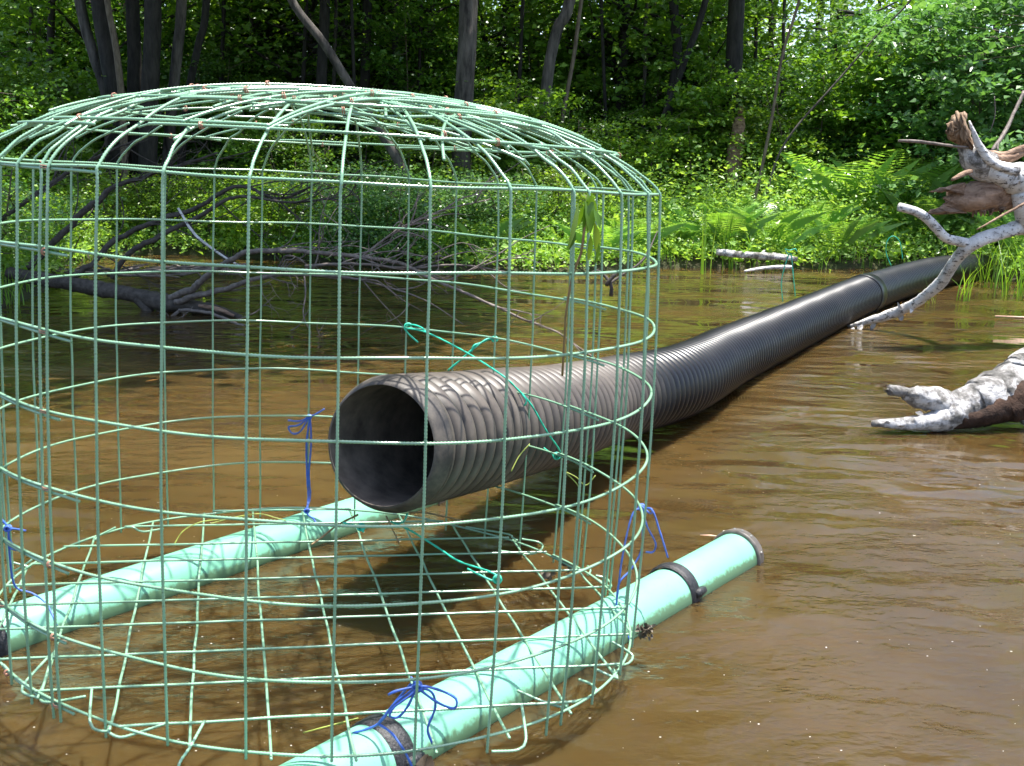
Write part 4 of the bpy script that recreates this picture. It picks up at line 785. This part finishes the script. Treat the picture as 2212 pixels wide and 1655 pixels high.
for k, (u, w_, d_, ln) in enumerate([(62, 10, 21, 6), (140, 9, 22, -5), (478, 10, 20, 5), (548, 9, 21.5, -8), (655, 10, 19.5, 7), (672, 8, 22, -4), (722, 9, 20, 3), (765, 8, 19, -6), (905, 8, 20.5, 5), (938, 11, 22, -4), (1122, 9, 20, 8), (1305, 8, 19.5, -6), (1392, 9, 20.5, 5), (1630, 9, 21, 6), (1668, 12, 22, -3), (1690, 8, 20, 5), (1905, 9, 24, -5), (2120, 14, 21, 4)]):
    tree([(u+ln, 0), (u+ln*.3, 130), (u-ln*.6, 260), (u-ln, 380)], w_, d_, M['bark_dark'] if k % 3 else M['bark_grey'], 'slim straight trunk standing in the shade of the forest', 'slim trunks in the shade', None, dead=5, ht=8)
# broken stump
mb = MB(); Q = limb(mb, [(1575, 470, 17.5, 44), (1583, 380, 17.5, 34), (1592, 300, 17.5, 28), (1598, 255, 17.5, 24)], 61, 14, .1, .3, .05); jag(mb, Q[-1], np.array([.1, 0, 1]), .25, .09, 10, 3)
tag(mb.build('tree_stump', M['rawwood'], loc=Q[0]), 'pale broken stump standing in the leaves below the thick dark trunk', 'stump')
# ------------------------------------------------------------------ shrubs
GS = 'leafy shrubs along the forest edge'
names = {0: 'mid green leafy shrub at the edge of the forest', 1: 'small-leaved green shrub at the edge of the forest', 2: 'yellow-green sunlit shrub at the edge of the forest', 3: 'cool green glossy shrub at the edge of the forest', 4: 'dark green shrub in the shade of the trees', 5: 'low light green bush on the bank', 6: 'low cool green bush on the bank'}
def put(u, v, depth, k, sc=1.0, label=None, grp=None, sz=None):
    p = aty(u, v, depth); z = float(hgt(p[0], p[1]))
    s3 = (sc, sc, sc*(sz or 1)); lb = label or names[k]
    return place(shr[k], 'shrub', (p[0], p[1], z-.05), rt.uniform(0, 6.28), s3, lb, 'shrub', grp or (GS+': '+names[k]))
for row, (dep, k_, span) in enumerate([(18.8, 14, (.5, .85)), (21.0, 16, (.7, 1.1)), (23.8, 19, (1.15, 1.5))]):
    for i in range(k_):
        u = -120+2450*(i+.5)/k_+rt.uniform(-40, 40)
        if row == 0 and (150 < u < 460): continue
        kind = rt.choice([0, 1, 4, 4] if u < 900 else [0, 1, 3, 2, 0]); put(u, 400, dep+rt.uniform(-.6, .6), kind, rt.uniform(*span), sz=1.1 if u < 1600 else .8)
for u, d_, k_, sc in [(1370, 17.2, 2, .7), (1480, 17.8, 2, .75), (1640, 17.9, 2, .75), (1560, 18.4, 2, .85), (1760, 18.4, 1, 1.05), (1850, 18.6, 0, 1.0), (1960, 18.2, 3, 1.0), (2080, 17.2, 3, 1.15), (2200, 15.6, 3, 1.15), (2290, 15.2, 3, 1.2), (560, 17.0, 0, .6), (640, 16.6, 1, .6), (1100, 16.8, 0, .7), (1240, 16.6, 1, .65),
                      (900, 16.6, 4, .6), (20, 15.8, 0, .8), (-60, 14.6, 1, .8), (90, 16.6, 2, .6)]: put(u, 400, d_, k_, sc)
for u, d_, k_, sc in [(830, 14.1, 6, .9), (900, 13.9, 6, .8), (760, 14.5, 6, .9), (1000, 13.8, 6, .8), (1080, 14.0, 6, .7), (560, 15.0, 5, .8), (470, 15.6, 5, .7), (650, 15.0, 5, .8), (340, 15.6, 5, .7), (1180, 14.5, 5, .7), (240, 15.3, 5, .7), (90, 12.2, 5, .7), (20, 11.2, 6, .7), (-60, 9.8, 5, .8)]: put(u, 480, d_, k_, sc)
# ------------------------------------------------------------------ leafy understory trees and forest behind
GU = 'leafy understory trees filling the forest'
for i in range(38):
    u = -200+2600*(i+.5)/38+rt.uniform(-60, 60); d_ = rt.uniform(20.5, 26); p = aty(u, 400, d_); z0 = float(hgt(p[0], p[1])); k = i % 3
    if u > 1550 and rt.random() < .75: continue
    r = place(under[k], 'understory_tree', (p[0], p[1], z0+rt.uniform(1.2, 2.0)), rt.uniform(0, 6.28), rt.uniform(.9, 1.25), ['mid green understory tree among the trunks', 'light green understory tree among the trunks', 'dark green understory tree among the trunks'][k], 'tree', GU+[' mid', ' light', ' dark'][k], ('foliage', 'limbs'))
# tall trees overhead and far behind: one mass no one could count
rng = np.random.default_rng(77); mbl = MB(); mbt = MB()
nsp = 6600; X_ = rng.uniform(-30, 30, nsp); Y_ = rng.uniform(27, 40, nsp); Z_ = .8+20*rng.random(nsp)**1.3
gap = (X_/Y_ > .24) & (X_/Y_ < .6) & (Z_ > 3.4) & (rng.random(nsp) < .9); X_, Y_, Z_ = X_[~gap], Y_[~gap], Z_[~gap]
P = (np.stack([X_, Y_, Z_], 1)[:, None]+rng.normal(size=(len(X_), 22, 3))*np.array([.45, .45, .16])).reshape(-1, 3)
lv, lf = leaves(P, .20, rng, .6); mbl.add(lv, lf); tag(mbl.build('far_forest', M['leaf_light'], smooth=False), kind='stuff', label='mass of dark forest foliage far behind the trunks', cat='forest')
for i in range(70):
    x = rng.uniform(-24, 24); y = rng.uniform(27, 38); r0 = rng.uniform(.08, .22); mbt.tube([[x, y, .3], [x+rng.normal()*.2, y, 6], [x+rng.normal()*.6, y, 13]], [r0, r0*.8, r0*.5], 8)
tag(mbt.build('far_trunks', M['bark_dark']), kind='stuff', label='many dark far trunks lost in the shade of the forest', cat='forest')

# ------------------------------------------------------------------ ferns, herbs, reeds
def fern_mesh(seed, nf=9, L=.85, H=1):
    rng = np.random.default_rng(seed); V = []; Fq = []; c = 0
    for i in range(nf):
        an = i/nf*6.28+rng.uniform(-.3, .3); l = L*rng.uniform(.7, 1.15); lean = rng.uniform(.35, .75); t = np.linspace(0, 1, 22)
        hor = np.array([math.cos(an), math.sin(an), 0]); C_ = np.outer(t*l*lean+.25*l*t**2.5*lean, hor)+np.outer(l*(t-.38*t**2.6)*math.sqrt(max(.1, 1-lean*.6)), [0, 0, 1.])
        T = norm(np.gradient(C_, axis=0)); sd = norm(np.cross(T, [0, 0, 1.])); nn = np.cross(sd, T)
        wl = l*.20*np.sin(np.pi*np.clip(t*.88+.10, 0, 1))**.8
        for j in range(3, 22):
            for sg in (-1, 1):
                b0 = C_[j]; e = b0+sd[j]*sg*wl[j]+T[j]*wl[j]*.35-nn[j]*wl[j]*.12; h = T[j]*l*.0070; m_ = (b0+e)/2
                V += [b0-h*.7, m_-h*1.0, e, m_+h*1.2, b0+h*.7]; Fq.append([c, c+1, c+2, c+3, c+4]); c += 5
        V += [C_[0]-sd[0]*.004, C_[0]+sd[0]*.004, C_[12]+sd[12]*.003, C_[12]-sd[12]*.003, C_[21]]; Fq.append([c, c+1, c+2, c+4, c+3]); c += 5
    return np.array(V), [np.array(Fq)]
fm = [MB().add(*fern_mesh(400+i, 9+i, .9+.08*i)) for i in range(4)]
fo = []
for q in fm:
    o = q.build('fern', M['fern'], smooth=False); scn.collection.objects.unlink(o); fo.append(o)
GF = 'ferns crowding the far bank'
def fern(x, y, sc, label='bright green fern crowding the far bank', grp=GF, k=None):
    o = fo[rt.randrange(4) if k is None else k].copy(); link(o); o.name = 'fern'; z = float(hgt(x, y)); o.location = (x, y, z-.02); o.rotation_euler = (rt.uniform(-.12, .12), rt.uniform(-.12, .12), rt.uniform(0, 6.28)); o.scale = (sc, sc, sc*rt.uniform(.9, 1.1)); tag(o, label, 'fern', grp)
cnt = 0
while cnt < 135:
    u = rt.uniform(500, 2260); d_ = rt.uniform(13.4, 18); p = aty(u, 450, d_); sd = float(shore_sd(np.array([p[0]]), np.array([p[1]]))[0])
    if sd < .25 or (u < 1200 and rt.random() < .35): continue
    fern(p[0], p[1], rt.uniform(.6, 1.0) if u > 1300 else rt.uniform(.6, .95)); cnt += 1
for u, d_, sc in [(1790, 16.9, 1.7), (1850, 16.7, 1.9), (1900, 16.8, 1.7), (1960, 16.4, 1.6)]:
    p = aty(u, 400, d_); fern(p[0], p[1], sc, 'tall bright fern rising above the others under the shrubs', 'tall ferns under the shrubs')
rng = np.random.default_rng(55)
def scatter(n_, u0, u1, d0, d1, smin=.05):
    u = rng.uniform(u0, u1, n_); d_ = rng.uniform(d0, d1, n_); k = (u-CX)/F; Xs = k*d_*1.02; sd = shore_sd(Xs, d_); ok = sd > smin; return Xs[ok], d_[ok], sd[ok]
xs, ys, sd = scatter(13000, -150, 2400, 10.0, 20); hz = hgt(xs, ys)
hh = rng.uniform(.25, 1.15, len(xs))*np.where((xs > 1.2) & (sd > .6), .95, 1)*np.clip(sd*.9, .3, 1)*(.6+.4*(xs > 1)); cz = np.stack([xs, ys, hz+hh*.5], 1)
P = (cz[:, None]+rng.normal(size=(len(xs), 26, 3))*np.stack([np.full(len(xs), .16), np.full(len(xs), .16), hh*.35], 1)[:, None]).reshape(-1, 3)
big_ = rng.random(len(P)) < .22; lv, lf = leaves(P, np.where(big_, .11, .05)[:, None]*np.ones(1), rng, .8, -.1, .3); tag(MB().add(lv, lf).build('undergrowth', M['herb'], smooth=False), kind='stuff', label='low leafy herbs covering the bank', cat='undergrowth')
def blades(mb, c, n_, H, R, W_, rng, lean=.25):
    for _ in range(n_):
        b0 = c+np.array([rng.normal()*R, rng.normal()*R, 0]); an = rng.uniform(0, 6.28); ln = rng.uniform(.02, lean); h = H*rng.uniform(.5, 1.1); t = np.linspace(0, 1, 6)
        d = np.array([math.cos(an), math.sin(an), 0]); C_ = b0+np.outer(t**2*h*ln*1.6, d)+np.outer(h*(t-.2*ln*t**3), [0, 0, 1.]); sdv = np.array([-d[1], d[0], 0])*W_; ww = (1-t**1.5)[:, None]+.05
        V_ = np.concatenate([C_+sdv*ww, C_-sdv*ww]); q = [[i, i+1, 7+i, 6+i] for i in range(5)]; mb.add(V_, [np.array(q)])
mb = MB(); xs, ys, sd = scatter(1500, -150, 2400, 9, 17, -.12); ok = sd < 1.2; hz = np.maximum(hgt(xs, ys), 0)
for x, y, z, s_ in zip(xs[ok], ys[ok], hz[ok], sd[ok]): blades(mb, np.array([x, y, z]), 7, .42, .07, .005, rng, .7)
tag(mb.build('grass', M['reed'], smooth=False), kind='stuff', label='grass along the water edge', cat='grass')
GR = 'reed clumps standing in the shallows'
for u, v, n_, H, R, lb in [(1525, 592, 7, 1.15, .05, 'tall thin reeds in the shallows left of the floating log'), (1570, 580, 8, 1.0, .06, 'tall thin reeds in front of the floating log'), (1400, 575, 6, 1.2, .05, 'tall reeds just behind the right wall of the cage'), (2078, 650, 16, .5, .05, 'short bright reed tuft in front of the end of the pipe'),
                           (2150, 622, 26, .75, .10, 'dense bright reeds right of the end of the pipe'), (2200, 640, 30, .8, .12, 'dense bright reeds at the right edge'), (2010, 655, 8, .3, .05, 'small reed tuft under the birch limb'), (2195, 600, 24, .85, .15, 'taller reeds behind those at the right edge'), (2240, 615, 24, .9, .12, 'reeds just beyond the right edge reeds'),
                           (2110, 608, 14, .6, .1, 'reeds touching the far pipe')]:
    p = atz(u, v, 0); mb = MB(); blades(mb, p+np.array([0, 0, -.03]), n_, H, R, .008 if H > .9 else .006, rng, .12 if H >= 1 else .55)
    tag(mb.build('reed_clump', M['reed'], loc=p, smooth=False), lb, 'reeds', GR)
# debris on left bank edge
mb = MB(); r_ = np.random.default_rng(9)
for _ in range(46):
    p = atz(r_.uniform(60, 480), r_.uniform(578, 596), .05); a = r_.uniform(-.6, .6); L = r_.uniform(.15, .7); mb.tube([p, p+np.array([math.cos(a)*L*.5, math.sin(a)*L*.5, .05*r_.uniform(-.3, 1.2)]), p+np.array([math.cos(a)*L, math.sin(a)*L, .08*r_.uniform(-.5, 1)])], r_.uniform(.006, .018), 5)
tag(mb.build('driftwood', M['deadtwig'], loc=atz(200, 590)), kind='stuff', label='heap of small sticks along the left water edge', cat='driftwood')
rng = np.random.default_rng(91); mb = MB(); n_ = 3400
cx_ = rng.uniform(-2.2, 3.2, n_); cy_ = 1.2+8*rng.random(n_)**1.6; st_ = np.sin(cx_*2.1+cy_*1.3)+np.sin(cy_*3.7-cx_*1.1+1)+.7*np.sin(cx_*7+cy_*5); ok = st_ > rng.uniform(-1.6, 1.6, n_); cx_, cy_ = cx_[ok], cy_[ok]
r0 = rng.uniform(.0006, .0017, len(cx_))*np.where(rng.random(len(cx_)) < .03, 2.2, 1); a = np.arange(6)*np.pi/3
V_ = np.stack([cx_[:, None]+r0[:, None]*np.cos(a)*rng.uniform(.6, 2.0, (len(cx_), 1)), cy_[:, None]+r0[:, None]*np.sin(a), np.full((len(cx_), 6), .004)+r0[:, None]*.3], -1).reshape(-1, 3)
mb.add(V_, [np.arange(len(V_)).reshape(-1, 6)]); tag(mb.build('foam_specks', M['foam'], smooth=False), kind='stuff', label='tiny pale foam specks and pollen drifting on the brown water', cat='foam')
print('objects', len(scn.objects), 'cage origin', origin, 'floor z range', [round(float(to_world(cyl(a*D2, 0.))[0, 2]), 3) for a in (0, 90, 180, 270)])
